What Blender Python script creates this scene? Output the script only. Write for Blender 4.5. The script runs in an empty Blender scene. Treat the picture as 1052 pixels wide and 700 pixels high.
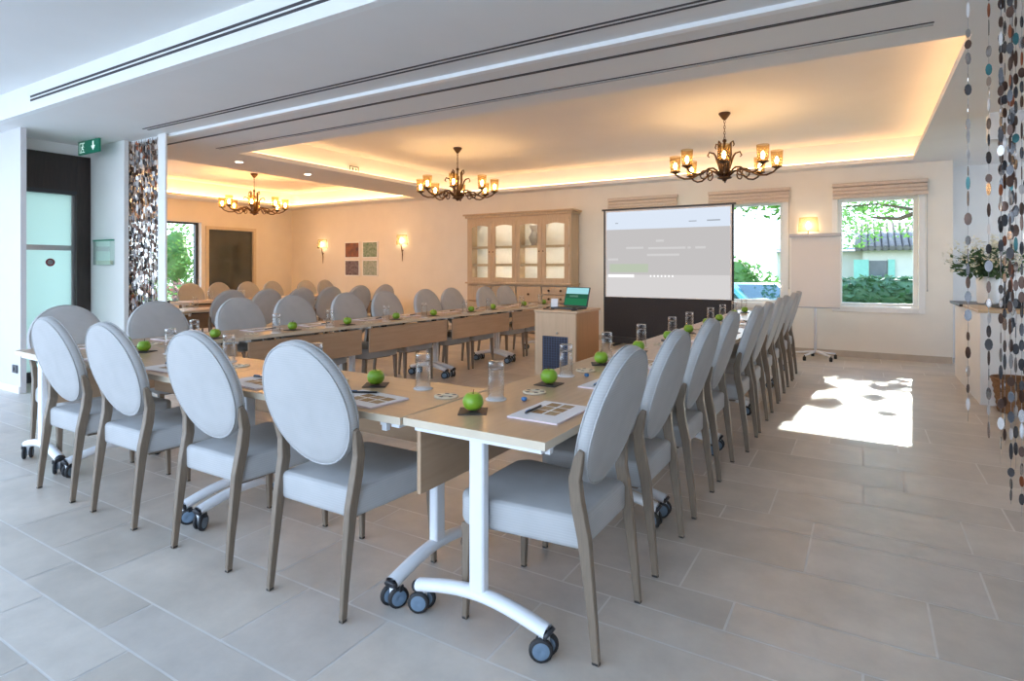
import bpy, bmesh, math, random
from mathutils import Vector, Matrix

# ------------------------------------------------------------------ camera, world, sun, exposure
S = bpy.context.scene
COL = S.collection
PI = math.pi
CZ = 2.75          # main ceiling
WY = 9.8           # far wall
cam_d = bpy.data.cameras.new('camera')
cam = bpy.data.objects.new('camera', cam_d)
COL.objects.link(cam)
cam.location = (0, 0, 1.30)
cam.rotation_euler = (PI / 2, 0, math.radians(31.0))
cam_d.sensor_width = 36.0
cam_d.lens = 600.0 / 1052.0 * 36.0
cam_d.shift_y = -75.0 / 1052.0
cam_d.clip_start = 0.05
cam_d.clip_end = 400
S.camera = cam

S.view_settings.view_transform = 'Standard'
S.view_settings.look = 'None'
S.view_settings.gamma = 1.0
S.view_settings.use_curve_mapping = False
S.view_settings.exposure = 0.46

W = bpy.data.worlds.new('sky'); S.world = W; W.use_nodes = True
nt = W.node_tree; nt.nodes.clear()
wo = nt.nodes.new('ShaderNodeOutputWorld'); bg = nt.nodes.new('ShaderNodeBackground')
tc = nt.nodes.new('ShaderNodeTexCoord'); sx = nt.nodes.new('ShaderNodeSeparateXYZ'); rp = nt.nodes.new('ShaderNodeValToRGB')
nt.links.new(tc.outputs['Generated'], sx.inputs[0]); nt.links.new(sx.outputs['Z'], rp.inputs[0])
rp.color_ramp.elements[0].position = 0.0; rp.color_ramp.elements[0].color = (0.80, 0.90, 1.0, 1)
rp.color_ramp.elements[1].position = 0.6; rp.color_ramp.elements[1].color = (0.36, 0.60, 1.0, 1)
nt.links.new(rp.outputs[0], bg.inputs['Color']); bg.inputs['Strength'].default_value = 3.7
nt.links.new(bg.outputs[0], wo.inputs[0])

sun_d = bpy.data.lights.new('sun', 'SUN'); sun = bpy.data.objects.new('sun', sun_d); COL.objects.link(sun)
sun_d.energy = 9.0; sun_d.angle = math.radians(0.6); sun_d.color = (1.0, 0.96, 0.88)
sun.rotation_euler = Vector((0.066, 1.0, 0.467)).to_track_quat('Z', 'Y').to_euler()
sun.location = (0, 30, 20)

BULB, BULB2, COVE, COVE2, SCONCE, SPOT = 190.0, 420.0, 8.0, 20.0, 48.0, 18.0

def portal(loc, rot, w, h):
    d = bpy.data.lights.new('daylight_portal', 'AREA'); d.shape = 'RECTANGLE'; d.size = w; d.size_y = h
    d.cycles.is_portal = True
    o = bpy.data.objects.new('daylight_portal', d); COL.objects.link(o); o.location = loc; o.rotation_euler = rot
portal((-3.7, -1.85, 1.5), (PI / 2, 0, 0), 9.2, 2.9)          # faces +Y
for cx in (-3.25, -1.6, 0.17):
    portal((cx, WY + 0.28, 1.5), (-PI / 2, 0, 0), 0.9, 1.5)     # faces -Y
portal((-12.68, 5.7, 1.4), (PI / 2, 0, -PI / 2), 3.4, 1.7)

# ------------------------------------------------------------------ materials
def mat(name, col, rough=0.6, metal=0.0, var=0.0, vscale=20.0, bump=0.0, bscale=200.0, spec=0.5, stretch=None, col2=None, emit=None, estr=0.0, transl=0.0):
    m = bpy.data.materials.new(name); m.use_nodes = True
    t = m.node_tree; b = t.nodes['Principled BSDF']
    b.inputs['Base Color'].default_value = (*col, 1); b.inputs['Roughness'].default_value = rough
    b.inputs['Metallic'].default_value = metal; b.inputs['Specular IOR Level'].default_value = spec
    c = t.nodes.new('ShaderNodeTexCoord'); mp = t.nodes.new('ShaderNodeMapping')
    t.links.new(c.outputs['Object'], mp.inputs[0])
    if stretch: mp.inputs['Scale'].default_value = stretch
    if var > 0 or col2:
        n = t.nodes.new('ShaderNodeTexNoise'); n.inputs['Scale'].default_value = vscale; n.inputs['Detail'].default_value = 4
        t.links.new(mp.outputs[0], n.inputs['Vector'])
        r = t.nodes.new('ShaderNodeValToRGB')
        c2 = col2 or tuple(max(0, x * (1 - var)) for x in col)
        c1 = col if col2 else tuple(min(1, x * (1 + var * 0.6)) for x in col)
        r.color_ramp.elements[0].position = 0.3; r.color_ramp.elements[0].color = (*c2, 1)
        r.color_ramp.elements[1].position = 0.7; r.color_ramp.elements[1].color = (*c1, 1)
        t.links.new(n.outputs['Fac'], r.inputs[0]); t.links.new(r.outputs[0], b.inputs['Base Color'])
    if bump > 0:
        n2 = t.nodes.new('ShaderNodeTexNoise'); n2.inputs['Scale'].default_value = bscale
        t.links.new(mp.outputs[0], n2.inputs['Vector'])
        bp = t.nodes.new('ShaderNodeBump'); bp.inputs['Strength'].default_value = bump; bp.inputs['Distance'].default_value = 0.002
        t.links.new(n2.outputs['Fac'], bp.inputs['Height']); t.links.new(bp.outputs[0], b.inputs['Normal'])
    if emit:
        b.inputs['Emission Color'].default_value = (*emit, 1); b.inputs['Emission Strength'].default_value = estr
    if transl > 0:
        tr = t.nodes.new('ShaderNodeBsdfTranslucent'); tr.inputs['Color'].default_value = (*col, 1)
        mx = t.nodes.new('ShaderNodeMixShader'); mx.inputs[0].default_value = transl
        o = t.nodes['Material Output']
        t.links.new(b.outputs[0], mx.inputs[1]); t.links.new(tr.outputs[0], mx.inputs[2]); t.links.new(mx.outputs[0], o.inputs[0])
    return m

def glassmat(name, tint=(1, 1, 1), refl=0.12, rough=0.02):
    m = bpy.data.materials.new(name); m.use_nodes = True; t = m.node_tree; t.nodes.clear()
    o = t.nodes.new('ShaderNodeOutputMaterial'); tr = t.nodes.new('ShaderNodeBsdfTransparent'); gl = t.nodes.new('ShaderNodeBsdfGlossy')
    lw = t.nodes.new('ShaderNodeLayerWeight'); lw.inputs['Blend'].default_value = refl
    tr.inputs[0].default_value = (*tint, 1); gl.inputs['Roughness'].default_value = rough
    mx = t.nodes.new('ShaderNodeMixShader')
    t.links.new(lw.outputs['Facing'], mx.inputs[0]); t.links.new(tr.outputs[0], mx.inputs[1]); t.links.new(gl.outputs[0], mx.inputs[2])
    t.links.new(mx.outputs[0], o.inputs[0])
    return m

def emat(name, col, s):
    m = bpy.data.materials.new(name); m.use_nodes = True; t = m.node_tree; t.nodes.clear()
    o = t.nodes.new('ShaderNodeOutputMaterial'); e = t.nodes.new('ShaderNodeEmission')
    e.inputs[0].default_value = (*col, 1); e.inputs[1].default_value = s
    t.links.new(e.outputs[0], o.inputs[0]); return m

def fabric(name, col):
    m = bpy.data.materials.new(name); m.use_nodes = True; t = m.node_tree; b = t.nodes['Principled BSDF']
    b.inputs['Roughness'].default_value = 0.85; b.inputs['Specular IOR Level'].default_value = 0.2
    c = t.nodes.new('ShaderNodeTexCoord'); mp = t.nodes.new('ShaderNodeMapping'); mp.inputs['Scale'].default_value = (1, 0.2, 1)
    t.links.new(c.outputs['Object'], mp.inputs[0])
    w = t.nodes.new('ShaderNodeTexWave'); w.bands_direction = 'Z'; w.inputs['Scale'].default_value = 34; w.inputs['Distortion'].default_value = 1.2
    w.inputs['Detail'].default_value = 3
    t.links.new(mp.outputs[0], w.inputs['Vector'])
    n = t.nodes.new('ShaderNodeTexNoise'); n.inputs['Scale'].default_value = 9; t.links.new(c.outputs['Object'], n.inputs['Vector'])
    a = t.nodes.new('ShaderNodeMath'); a.operation = 'MULTIPLY_ADD'; a.inputs[1].default_value = 0.35; 
    t.links.new(w.outputs['Fac'], a.inputs[0]); t.links.new(n.outputs['Fac'], a.inputs[2])
    r = t.nodes.new('ShaderNodeValToRGB')
    r.color_ramp.elements[0].position = 0.3; r.color_ramp.elements[0].color = (*[x * 0.93 for x in col], 1)
    r.color_ramp.elements[1].position = 0.9; r.color_ramp.elements[1].color = (*[min(1, x * 1.06) for x in col], 1)
    t.links.new(a.outputs[0], r.inputs[0]); t.links.new(r.outputs[0], b.inputs['Base Color'])
    bp = t.nodes.new('ShaderNodeBump'); bp.inputs['Strength'].default_value = 0.10; bp.inputs['Distance'].default_value = 0.002
    t.links.new(w.outputs['Fac'], bp.inputs['Height']); t.links.new(bp.outputs[0], b.inputs['Normal'])
    return m

def stone(name, col):
    m = bpy.data.materials.new(name); m.use_nodes = True; t = m.node_tree; b = t.nodes['Principled BSDF']
    c = t.nodes.new('ShaderNodeTexCoord')
    n = t.nodes.new('ShaderNodeTexNoise'); n.inputs['Scale'].default_value = 3.2; n.inputs['Detail'].default_value = 10; n.inputs['Roughness'].default_value = 0.68
    t.links.new(c.outputs['Object'], n.inputs['Vector'])
    r = t.nodes.new('ShaderNodeValToRGB'); r.color_ramp.elements[0].position = 0.3; r.color_ramp.elements[0].color = (*[x * .80 for x in col], 1)
    r.color_ramp.elements[1].position = 0.7; r.color_ramp.elements[1].color = (*[x * 1.10 for x in col], 1)
    t.links.new(n.outputs['Fac'], r.inputs[0]); t.links.new(r.outputs[0], b.inputs['Base Color'])
    q = t.nodes.new('ShaderNodeMapRange'); q.inputs['To Min'].default_value = 0.30; q.inputs['To Max'].default_value = 0.48
    t.links.new(n.outputs['Fac'], q.inputs[0]); t.links.new(q.outputs[0], b.inputs['Roughness'])
    b.inputs['Specular IOR Level'].default_value = 0.5
    bp = t.nodes.new('ShaderNodeBump'); bp.inputs['Strength'].default_value = 0.12; bp.inputs['Distance'].default_value = 0.004
    t.links.new(n.outputs['Fac'], bp.inputs['Height']); t.links.new(bp.outputs[0], b.inputs['Normal'])
    return m

def wood(name, c1, c2, rough=0.4, axis=0):
    st = [14, 14, 14]; st[axis] = 1.2
    return mat(name, c1, rough, col2=c2, vscale=3.0, stretch=tuple(st))

M = dict(
    
    wall=mat('warm_plaster', (0.84, 0.785, 0.69), 0.8, var=0.03, vscale=3, bump=0.05, bscale=90),
    wallw=mat('white_plaster', (0.86, 0.85, 0.83), 0.8, var=0.02, vscale=3, bump=0.05, bscale=90),
    ceil=mat('ceiling_paint', (0.84, 0.82, 0.79), 0.85, var=0.02, vscale=2),
    fascia=mat('white_fascia_paint', (0.88, 0.88, 0.86), 0.6, var=0.02, vscale=4),
    trackw=mat('white_aluminium', (0.90, 0.90, 0.90), 0.35, var=0.02, vscale=8),
    slot=mat('dark_slot', (0.05, 0.045, 0.05), 0.6, var=0.2, vscale=10),
    grey=mat('grey_aluminium', (0.42, 0.40, 0.40), 0.4, 0.3, var=0.05, vscale=12),
    pier=mat('grey_plaster', (0.66, 0.65, 0.66), 0.8, var=0.02, vscale=3),
    base=mat('stone_plinth', (0.52, 0.44, 0.35), 0.6, var=0.1, vscale=8),
    winw=mat('window_paint', (0.84, 0.82, 0.78), 0.45, var=0.02, vscale=10),
    glass=glassmat('clear_glass', (0.97, 1.0, 0.99), 0.10),
    tbase=glassmat('thick_glass_base', (0.98, 0.98, 0.99), 0.42, 0.15),
    tglass=glassmat('tumbler_glass', (0.985, 0.99, 0.99), 0.18),
    fabric=fabric('ribbed_grey_fabric', (0.455, 0.455, 0.455)),
    legw=mat('taupe_lacquered_wood', (0.215, 0.165, 0.12), 0.38, var=0.15, vscale=6, stretch=(20, 20, 2)),
    rubber=mat('black_rubber', (0.02, 0.02, 0.022), 0.6, var=0.2, vscale=30),
    beech=wood('beech_veneer', (0.53, 0.36, 0.225), (0.46, 0.305, 0.185), 0.30),
    beech2=wood('beech_panel', (0.50, 0.34, 0.22), (0.44, 0.295, 0.185), 0.40),
    edge=mat('pale_edge_band', (0.66, 0.57, 0.44), 0.45, var=0.05, vscale=9),
    whitem=mat('white_coated_steel', (0.83, 0.85, 0.88), 0.3, var=0.02, vscale=10),
    wheel=mat('grey_blue_wheel', (0.15, 0.22, 0.30), 0.45, var=0.1, vscale=30),
    apple=mat('green_apple_skin', (0.25, 0.44, 0.035), 0.3, col2=(0.19, 0.36, 0.02), vscale=14),
    stem=mat('apple_stem', (0.12, 0.07, 0.03), 0.7, var=0.2, vscale=40),
    slate=mat('dark_coaster', (0.035, 0.028, 0.03), 0.5, var=0.2, vscale=40),
    paper=mat('white_paper', (0.84, 0.82, 0.82), 0.6, var=0.02, vscale=20),
    pinkp=mat('pale_pink_print', (0.80, 0.66, 0.68), 0.6, var=0.04, vscale=30),
    print=mat('photo_print_brown', (0.28, 0.14, 0.05), 0.5, col2=(0.48, 0.36, 0.20), vscale=70),
    print2=mat('photo_print_ochre', (0.42, 0.24, 0.07), 0.5, col2=(0.20, 0.11, 0.06), vscale=90),
    bluep=mat('blue_ink', (0.06, 0.20, 0.45), 0.4, var=0.2, vscale=40),
    dark=mat('dark_plastic', (0.03, 0.033, 0.04), 0.4, var=0.2, vscale=30),
    cream=mat('cream_card', (0.74, 0.64, 0.48), 0.6, var=0.05, vscale=30),
    bronze=mat('bronze_iron', (0.085, 0.045, 0.022), 0.45, 0.6, var=0.3, vscale=30),
    oak=wood('limed_oak', (0.58, 0.44, 0.30), (0.50, 0.37, 0.24), 0.55, 2),
    oakin=mat('pale_cabinet_back', (0.80, 0.78, 0.73), 0.7, var=0.03, vscale=10),
    podium=wood('beech_cabinet', (0.66, 0.44, 0.27), (0.60, 0.39, 0.235), 0.42, 2),
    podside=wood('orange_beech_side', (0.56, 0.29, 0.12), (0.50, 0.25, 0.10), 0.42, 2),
    black=mat('black_fabric', (0.028, 0.028, 0.034), 0.7, var=0.15, vscale=40),
    blackm=mat('black_frame', (0.03, 0.03, 0.035), 0.4, var=0.1, vscale=20),
    darkw=mat('dark_door_wood', (0.030, 0.018, 0.014), 0.4, var=0.3, vscale=6, stretch=(8, 8, 1)),
    linen=mat('linen_blind', (0.64, 0.53, 0.44), 0.8, var=0.08, vscale=40, bump=0.2, bscale=300),
    dglass=mat('dark_reflective_glass', (0.055, 0.065, 0.058), 0.05, var=0.1, vscale=4, spec=0.8),
    board=mat('flipchart_paper', (0.74, 0.70, 0.66), 0.5, var=0.01, vscale=5),
    brass=mat('aged_brass', (0.22, 0.13, 0.06), 0.4, 0.8, var=0.2, vscale=30),
    wicker=mat('wicker', (0.30, 0.15, 0.06), 0.7, col2=(0.16, 0.075, 0.03), vscale=30, stretch=(1, 1, 4), bump=0.6, bscale=60),
    lightwood=wood('light_counter_wood', (0.66, 0.46, 0.27), (0.58, 0.40, 0.22), 0.4, 0),
    leaf=mat('leaf_green', (0.07, 0.19, 0.035), 0.5, col2=(0.14, 0.30, 0.055), vscale=3, transl=0.45),
    leafd=mat('leaf_dark_green', (0.06, 0.13, 0.06), 0.5, col2=(0.13, 0.22, 0.10), vscale=2, transl=0.35),
    leafl=mat('leaf_light_green', (0.13, 0.27, 0.06), 0.5, col2=(0.22, 0.38, 0.10), vscale=3, transl=0.5),
    bloom=mat('white_blossom', (0.82, 0.78, 0.62), 0.6, var=0.1, vscale=20, transl=0.3),
    pink=mat('pink_blossom', (0.40, 0.20, 0.17), 0.6, var=0.3, vscale=5, transl=0.3),
    bark=mat('bark', (0.12, 0.085, 0.06), 0.9, var=0.3, vscale=10, bump=0.5, bscale=30),
    grass=mat('lawn', (0.13, 0.22, 0.06), 0.9, col2=(0.20, 0.30, 0.09), vscale=1.5),
    terrace=mat('terrace_paving', (0.55, 0.53, 0.50), 0.8, var=0.1, vscale=2),
    render=mat('house_render', (0.56, 0.51, 0.43), 0.85, var=0.06, vscale=1.5),
    tile=mat('clay_roof_tile', (0.17, 0.14, 0.13), 0.8, var=0.3, vscale=6),
    roof_shadow=mat('grey_blue_roof_shade', (0.20, 0.22, 0.32), 0.7, var=0.1, vscale=4),  # annex roof: lavender shadow put into the colour
    shutter=mat('teal_shutter', (0.22, 0.44, 0.34), 0.6, var=0.1, vscale=8),
    winp=mat('dark_window_pane', (0.09, 0.10, 0.11), 0.15, var=0.2, vscale=3),
    carp=mat('teal_car_paint', (0.06, 0.30, 0.36), 0.25, 0.2, var=0.05, vscale=3),
    carg=mat('car_window', (0.02, 0.05, 0.06), 0.03, var=0.2, vscale=2),
    exitg=mat('exit_green', (0.01, 0.16, 0.10), 0.4, var=0.05, vscale=20, emit=(0.0, 0.30, 0.16), estr=0.1),
    exitp=mat('exit_pale_panel', (0.75, 0.78, 0.74), 0.4, var=0.02, vscale=20),
    exitw=mat('exit_white', (0.85, 0.95, 0.9), 0.4, var=0.02, vscale=20, emit=(0.7, 0.95, 0.85), estr=0.4),
    frost=mat('frosted_door_glass', (0.74, 0.86, 0.78), 0.2, var=0.03, vscale=3, transl=0.85),
    red=mat('red_sticker', (0.36, 0.03, 0.05), 0.5, var=0.1, vscale=20),
    steel=mat('satin_steel', (0.50, 0.50, 0.50), 0.3, 0.9, var=0.05, vscale=20),
    acrylic=glassmat('acrylic', (0.93, 0.98, 0.96), 0.2),
    bulb=emat('warm_bulb', (1.0, 0.62, 0.27), BULB),
    bulb2=emat('warm_bulb_dining', (1.0, 0.52, 0.18), BULB2),
    cove=emat('warm_led', (1.0, 0.58, 0.27), COVE), cove2=emat('warm_led_dining', (1.0, 0.55, 0.20), COVE2),
    sbulb=emat('sconce_bulb', (1.0, 0.70, 0.38), SCONCE),
    spot=emat('spot_lens', (1.0, 0.88, 0.70), SPOT),
)
def shade_mat(name, col, tp, es):
    m = bpy.data.materials.new(name); m.use_nodes = True; t = m.node_tree; t.nodes.clear()
    o = t.nodes.new('ShaderNodeOutputMaterial'); tr = t.nodes.new('ShaderNodeBsdfTransparent'); tl = t.nodes.new('ShaderNodeBsdfTranslucent')
    df = t.nodes.new('ShaderNodeBsdfDiffuse'); n = t.nodes.new('ShaderNodeTexNoise'); n.inputs['Scale'].default_value = 40
    r = t.nodes.new('ShaderNodeValToRGB'); r.color_ramp.elements[0].color = (*[x * 0.85 for x in col], 1); r.color_ramp.elements[1].color = (*col, 1)
    t.links.new(n.outputs['Fac'], r.inputs[0])
    for q in (tl, df): t.links.new(r.outputs[0], q.inputs[0])
    tr.inputs[0].default_value = (1.0, 0.86, 0.62, 1)
    a = t.nodes.new('ShaderNodeMixShader'); a.inputs[0].default_value = 0.35
    b = t.nodes.new('ShaderNodeMixShader'); b.inputs[0].default_value = tp
    t.links.new(tl.outputs[0], a.inputs[1]); t.links.new(df.outputs[0], a.inputs[2])
    t.links.new(a.outputs[0], b.inputs[1]); t.links.new(tr.outputs[0], b.inputs[2]); t.links.new(b.outputs[0], o.inputs[0])
    return m
M['shade'] = shade_mat('amber_glass_shade', (0.095, 0.06, 0.026), 0.62, 0)
M['sshade'] = shade_mat('cream_fabric_shade', (0.22, 0.165, 0.10), 0.40, 0)

# ------------------------------------------------------------------ mesh helper
class MB:
    def __init__(s): s.v = []; s.f = []; s.m = []; s.sm = []
    def add(s, vs, fs, mi=0, smooth=False):
        b = len(s.v); s.v += [tuple(v) for v in vs]
        for f in fs: s.f.append([b + i for i in f]); s.m.append(mi); s.sm.append(smooth)
        return s
    def box(s, x0, x1, y0, y1, z0, z1, mi=0, top=None):
        vs = [(x0, y0, z0), (x1, y0, z0), (x1, y1, z0), (x0, y1, z0), (x0, y0, z1), (x1, y0, z1), (x1, y1, z1), (x0, y1, z1)]
        fs = [(0, 3, 2, 1), (4, 5, 6, 7), (0, 1, 5, 4), (1, 2, 6, 5), (2, 3, 7, 6), (3, 0, 4, 7)]
        b = len(s.v); s.v += vs
        for i, f in enumerate(fs):
            s.f.append([b + k for k in f]); s.m.append(top if (top is not None and i == 1) else mi); s.sm.append(False)
        return s
    def cbox(s, c, d, mat4=None, mi=0):
        x, y, z = (q / 2 for q in d)
        vs = [Vector(p) for p in ((-x, -y, -z), (x, -y, -z), (x, y, -z), (-x, y, -z), (-x, -y, z), (x, -y, z), (x, y, z), (-x, y, z))]
        if mat4 is not None: vs = [mat4 @ v for v in vs]
        vs = [v + Vector(c) for v in vs]
        return s.add(vs, [(0, 3, 2, 1), (4, 5, 6, 7), (0, 1, 5, 4), (1, 2, 6, 5), (2, 3, 7, 6), (3, 0, 4, 7)], mi)
    def tube(s, pts, r, n=8, mi=0, flat=(1, 1), caps=True, smooth=True, up=None):
        P = [Vector(p) for p in pts]; k = len(P)
        R = r if isinstance(r, (list, tuple)) else [r] * k
        vs = []; u = None
        for i in range(k):
            t = (P[min(i + 1, k - 1)] - P[max(i - 1, 0)]).normalized()
            if u is None:
                ref = Vector(up) if up else (Vector((0, 0, 1)) if abs(t.z) < 0.9 else Vector((0, 1, 0)))
                u = (ref - t * ref.dot(t)).normalized()
            else:
                u = (u - t * u.dot(t)).normalized()
            w = t.cross(u)
            for j in range(n):
                a = 2 * PI * (j + 0.5) / n
                vs.append(P[i] + u * (math.cos(a) * R[i] * flat[0]) + w * (math.sin(a) * R[i] * flat[1]))
        fs = []
        for i in range(k - 1):
            for j in range(n):
                fs.append((i * n + j, i * n + (j + 1) % n, (i + 1) * n + (j + 1) % n, (i + 1) * n + j))
        s.add(vs, fs, mi, smooth)
        if caps:
            b = len(s.v) - len(vs)
            s.f.append([b + j for j in range(n)][::-1]); s.m.append(mi); s.sm.append(False)
            s.f.append([b + (k - 1) * n + j for j in range(n)]); s.m.append(mi); s.sm.append(False)
        return s
    def lathe(s, prof, n=16, c=(0, 0, 0), mi=0, smooth=True, mat4=None, a0=0, a1=2 * PI):
        full = abs(a1 - a0 - 2 * PI) < 1e-6
        vs = []; k = len(prof); nn = n if full else n + 1
        for (r, z) in prof:
            for j in range(nn):
                a = a0 + (a1 - a0) * j / n
                v = Vector((r * math.cos(a), r * math.sin(a), z))
                if mat4 is not None: v = mat4 @ v
                vs.append(v + Vector(c))
        fs = []
        for i in range(k - 1):
            for j in range(n):
                j2 = (j + 1) % nn
                fs.append((i * nn + j, i * nn + j2, (i + 1) * nn + j2, (i + 1) * nn + j))
        return s.add(vs, fs, mi, smooth)
    def prism(s, pts, z0, z1, mi=0, mat4=None, side=None):
        n = len(pts)
        vs = [Vector((x, y, z0)) for x, y in pts] + [Vector((x, y, z1)) for x, y in pts]
        if mat4 is not None: vs = [mat4 @ v for v in vs]
        s.add(vs, [tuple(range(n))[::-1], tuple(range(n, 2 * n))], mi)
        b = len(s.v) - 2 * n
        for i in range(n):
            j = (i + 1) % n
            s.f.append([b + i, b + j, b + n + j, b + n + i]); s.m.append(mi if side is None else side); s.sm.append(False)
        return s
    def build(s, name, mats, parent=None, bevel=0, seg=2, smooth=None, loc=None):
        me = bpy.data.meshes.new(name); me.from_pydata(s.v, [], s.f); 
        if not isinstance(mats, (list, tuple)): mats = [mats]
        for m in mats: me.materials.append(m)
        for p, mi, sm in zip(me.polygons, s.m, s.sm): p.material_index = mi; p.use_smooth = sm
        if bevel > 0:
            bm = bmesh.new(); bm.from_mesh(me)
            es = [e for e in bm.edges if len(e.link_faces) == 2 and e.calc_face_angle(0) > 0.6]
            bmesh.ops.bevel(bm, geom=es, offset=bevel, segments=seg, profile=0.5, affect='EDGES', clamp_overlap=True)
            if smooth:
                for f in bm.faces: f.smooth = True
            bm.to_mesh(me); bm.free()
        me.update()
        o = bpy.data.objects.new(name, me); COL.objects.link(o)
        if parent: o.parent = parent
        if loc: o.location = loc
        return o

def empty(name, loc=(0, 0, 0), rz=0.0):
    o = bpy.data.objects.new(name, None); COL.objects.link(o); o.location = loc; o.rotation_euler = (0, 0, rz)
    o.empty_display_size = 0.1
    return o
def tag(o, label=None, cat=None, group=None, kind=None):
    if label: o['label'] = label
    if cat: o['category'] = cat
    if group: o['group'] = group
    if kind: o['kind'] = kind
    return o
def struct(o, label=None): o['kind'] = 'structure'; return tag(o, label)
KIDS = {}
def copy_tree(src, parent=None):
    c = src.copy(); COL.objects.link(c)
    if parent: c.parent = parent
    for ch in list(src.children): copy_tree(ch, c)
    return c
def place(src, first, loc, rz, label, cat, group):
    """the first use moves the source itself, later uses are copies of it and its parts"""
    o = src if first else copy_tree(src)
    o.location = loc; o.rotation_euler = (0, 0, rz)
    return tag(o, label, cat, group)
ORD = ['first', 'second', 'third', 'fourth', 'fifth', 'sixth', 'seventh', 'eighth', 'ninth', 'tenth', 'eleventh', 'twelfth']
def bez(p0, p1, p2, p3, n=8):
    return [tuple((1 - t) ** 3 * a + 3 * (1 - t) ** 2 * t * b + 3 * (1 - t) * t * t * c + t ** 3 * d for a, b, c, d in zip(p0, p1, p2, p3)) for t in [i / n for i in range(n + 1)]]

# ------------------------------------------------------------------ the room
def wall_y(name, x0, x1, y0, y1, z0, z1, holes, m):
    """a wall that runs along X, with rectangular holes (hx0,hx1,hz0,hz1)"""
    mb = MB(); xs = x0
    for (a, b, c, d) in sorted(holes):
        if a > xs: mb.box(xs, a, y0, y1, z0, z1)
        if c > z0: mb.box(a, b, y0, y1, z0, c)
        if d < z1: mb.box(a, b, y0, y1, d, z1)
        xs = b
    if xs < x1: mb.box(xs, x1, y0, y1, z0, z1)
    return struct(mb.build(name, m))
def wall_x(name, x0, x1, y0, y1, z0, z1, holes, m):
    mb = MB(); ys = y0
    for (a, b, c, d) in sorted(holes):
        if a > ys: mb.box(x0, x1, ys, a, z0, z1)
        if c > z0: mb.box(x0, x1, a, b, z0, c)
        if d < z1: mb.box(x0, x1, a, b, d, z1)
        ys = b
    if ys < y1: mb.box(x0, x1, ys, y1, z0, z1)
    return struct(mb.build(name, m))

def build_floor():
    """stone tiles of mixed sizes laid in courses, in one mesh with the joint bed below"""
    rg = random.Random(21); u = 0.2135; j = 0.0042
    tones = [stone('stone_tile_a', (.62, .545, .465)), stone('stone_tile_b', (.57, .50, .425)), stone('stone_tile_c', (.66, .585, .505)), stone('stone_tile_d', (.60, .535, .47))]
    mb = MB().box(-12.6, 3.4, -2.0, 10.9, -0.2, -0.0015, 4)
    ys = [-2.0, -1.61, -1.42, -1.03, -.64, -.45, -.06, .33, .52, .83, 1.03, 1.22, 1.61, 2.0, 2.18, 2.39, 2.77, 3.16, 3.34, 3.74, 4.06, 4.47, 4.9]
    while ys[-1] < 10.6: ys.append(ys[-1] + rg.choice((.2, .39, .39, .43)))
    ys.append(10.9); prev = set()
    for y0, y1 in zip(ys, ys[1:]):
        k = -59; cuts = set()
        while k < 16:
            w = rg.choice((2, 3, 3, 4, 4))
            if k + w in prev: w += rg.choice((-1, 1))
            k2 = min(16, k + max(2, w)); cuts.add(k2)
            x0, x1 = max(-12.6, k * u) + j, min(3.4, k2 * u) - j
            mb.add([(x0, y0 + j, 0), (x1, y0 + j, 0), (x1, y1 - j, 0), (x0, y1 - j, 0)], [(0, 1, 2, 3)], rg.choice((0, 0, 1, 1, 2, 3)))
            k = k2
        prev = cuts
    struct(mb.build('floor', tones + [mat('tile_joint', (.78, .73, .67), .8, var=.1, vscale=6)]))
build_floor()
# three far windows: (x0, x1, z0, z1) of the opening
WIN = [(-3.72, -2.78, 0.74, 2.30), (-2.02, -1.05, 0.74, 2.33), (-0.32, 0.66, 0.73, 2.32)]
wall_y('wall_far', -12.7, 1.04, WY, WY + 0.28, 0, 3.3, WIN, M['wall'])
wall_x('wall_far_left', -12.7, -12.4, 3.4, WY, 0, 3.3, [(4.0, 7.45, 0.55, 2.28), (7.54, 8.78, 0.12, 2.22)], M['wall'])
# alcove on the right beyond the counter
wall_y('wall_alcove', 1.04, 3.4, 10.45, 10.75, 0, 3.3, [], M['wallw'])
wall_x('wall_right', 3.2, 3.4, -2.0, 10.45, 0, 3.3, [(7.6, 9.4, 0.95, 2.3)], M['wallw'])  # unseen window opening added to bring daylight into the alcove
portal((3.45, 8.5, 1.6), (PI / 2, 0, PI / 2), 1.8, 1.4)
wall_x('wall_alcove_return', 1.0, 1.04, WY + 0.28, 10.75, 0, 3.3, [], M['wallw'])
struct(MB().box(1.02, 3.2, 7.0, 7.2, 2.50, CZ).build('wall_bulkhead', M['ceil']))
# left side of the near area
wall_y('wall_pier', -8.6, -7.44, 2.55, 2.60, 0, 3.3, [], M['pier'])
wall_x('wall_door', -8.3, -8.0, 2.60, 3.42, 0, 3.3, [(2.62, 3.42, 0.0, 2.62)], M['wallw'])
wall_y('wall_strip', -12.7, -7.20, 3.42, 3.47, 0, 3.3, [], M['wallw'])
wall_x('wall_left', -8.6, -8.4, -2.0, 2.55, 0, 3.3, [(-1.5, 2.2, 0.02, 2.7)], M['wallw'])
wall_y('wall_behind', -8.6, 3.4, -2.0, -1.8, 0, 3.3, [(-8.3, 0.9, 0.02, 2.96)], M['wallw'])
struct(MB().box(-6.575, -6.43, 3.46, 3.485, 0, CZ).build('wall_post', M['wallw'], bevel=0.006))

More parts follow.
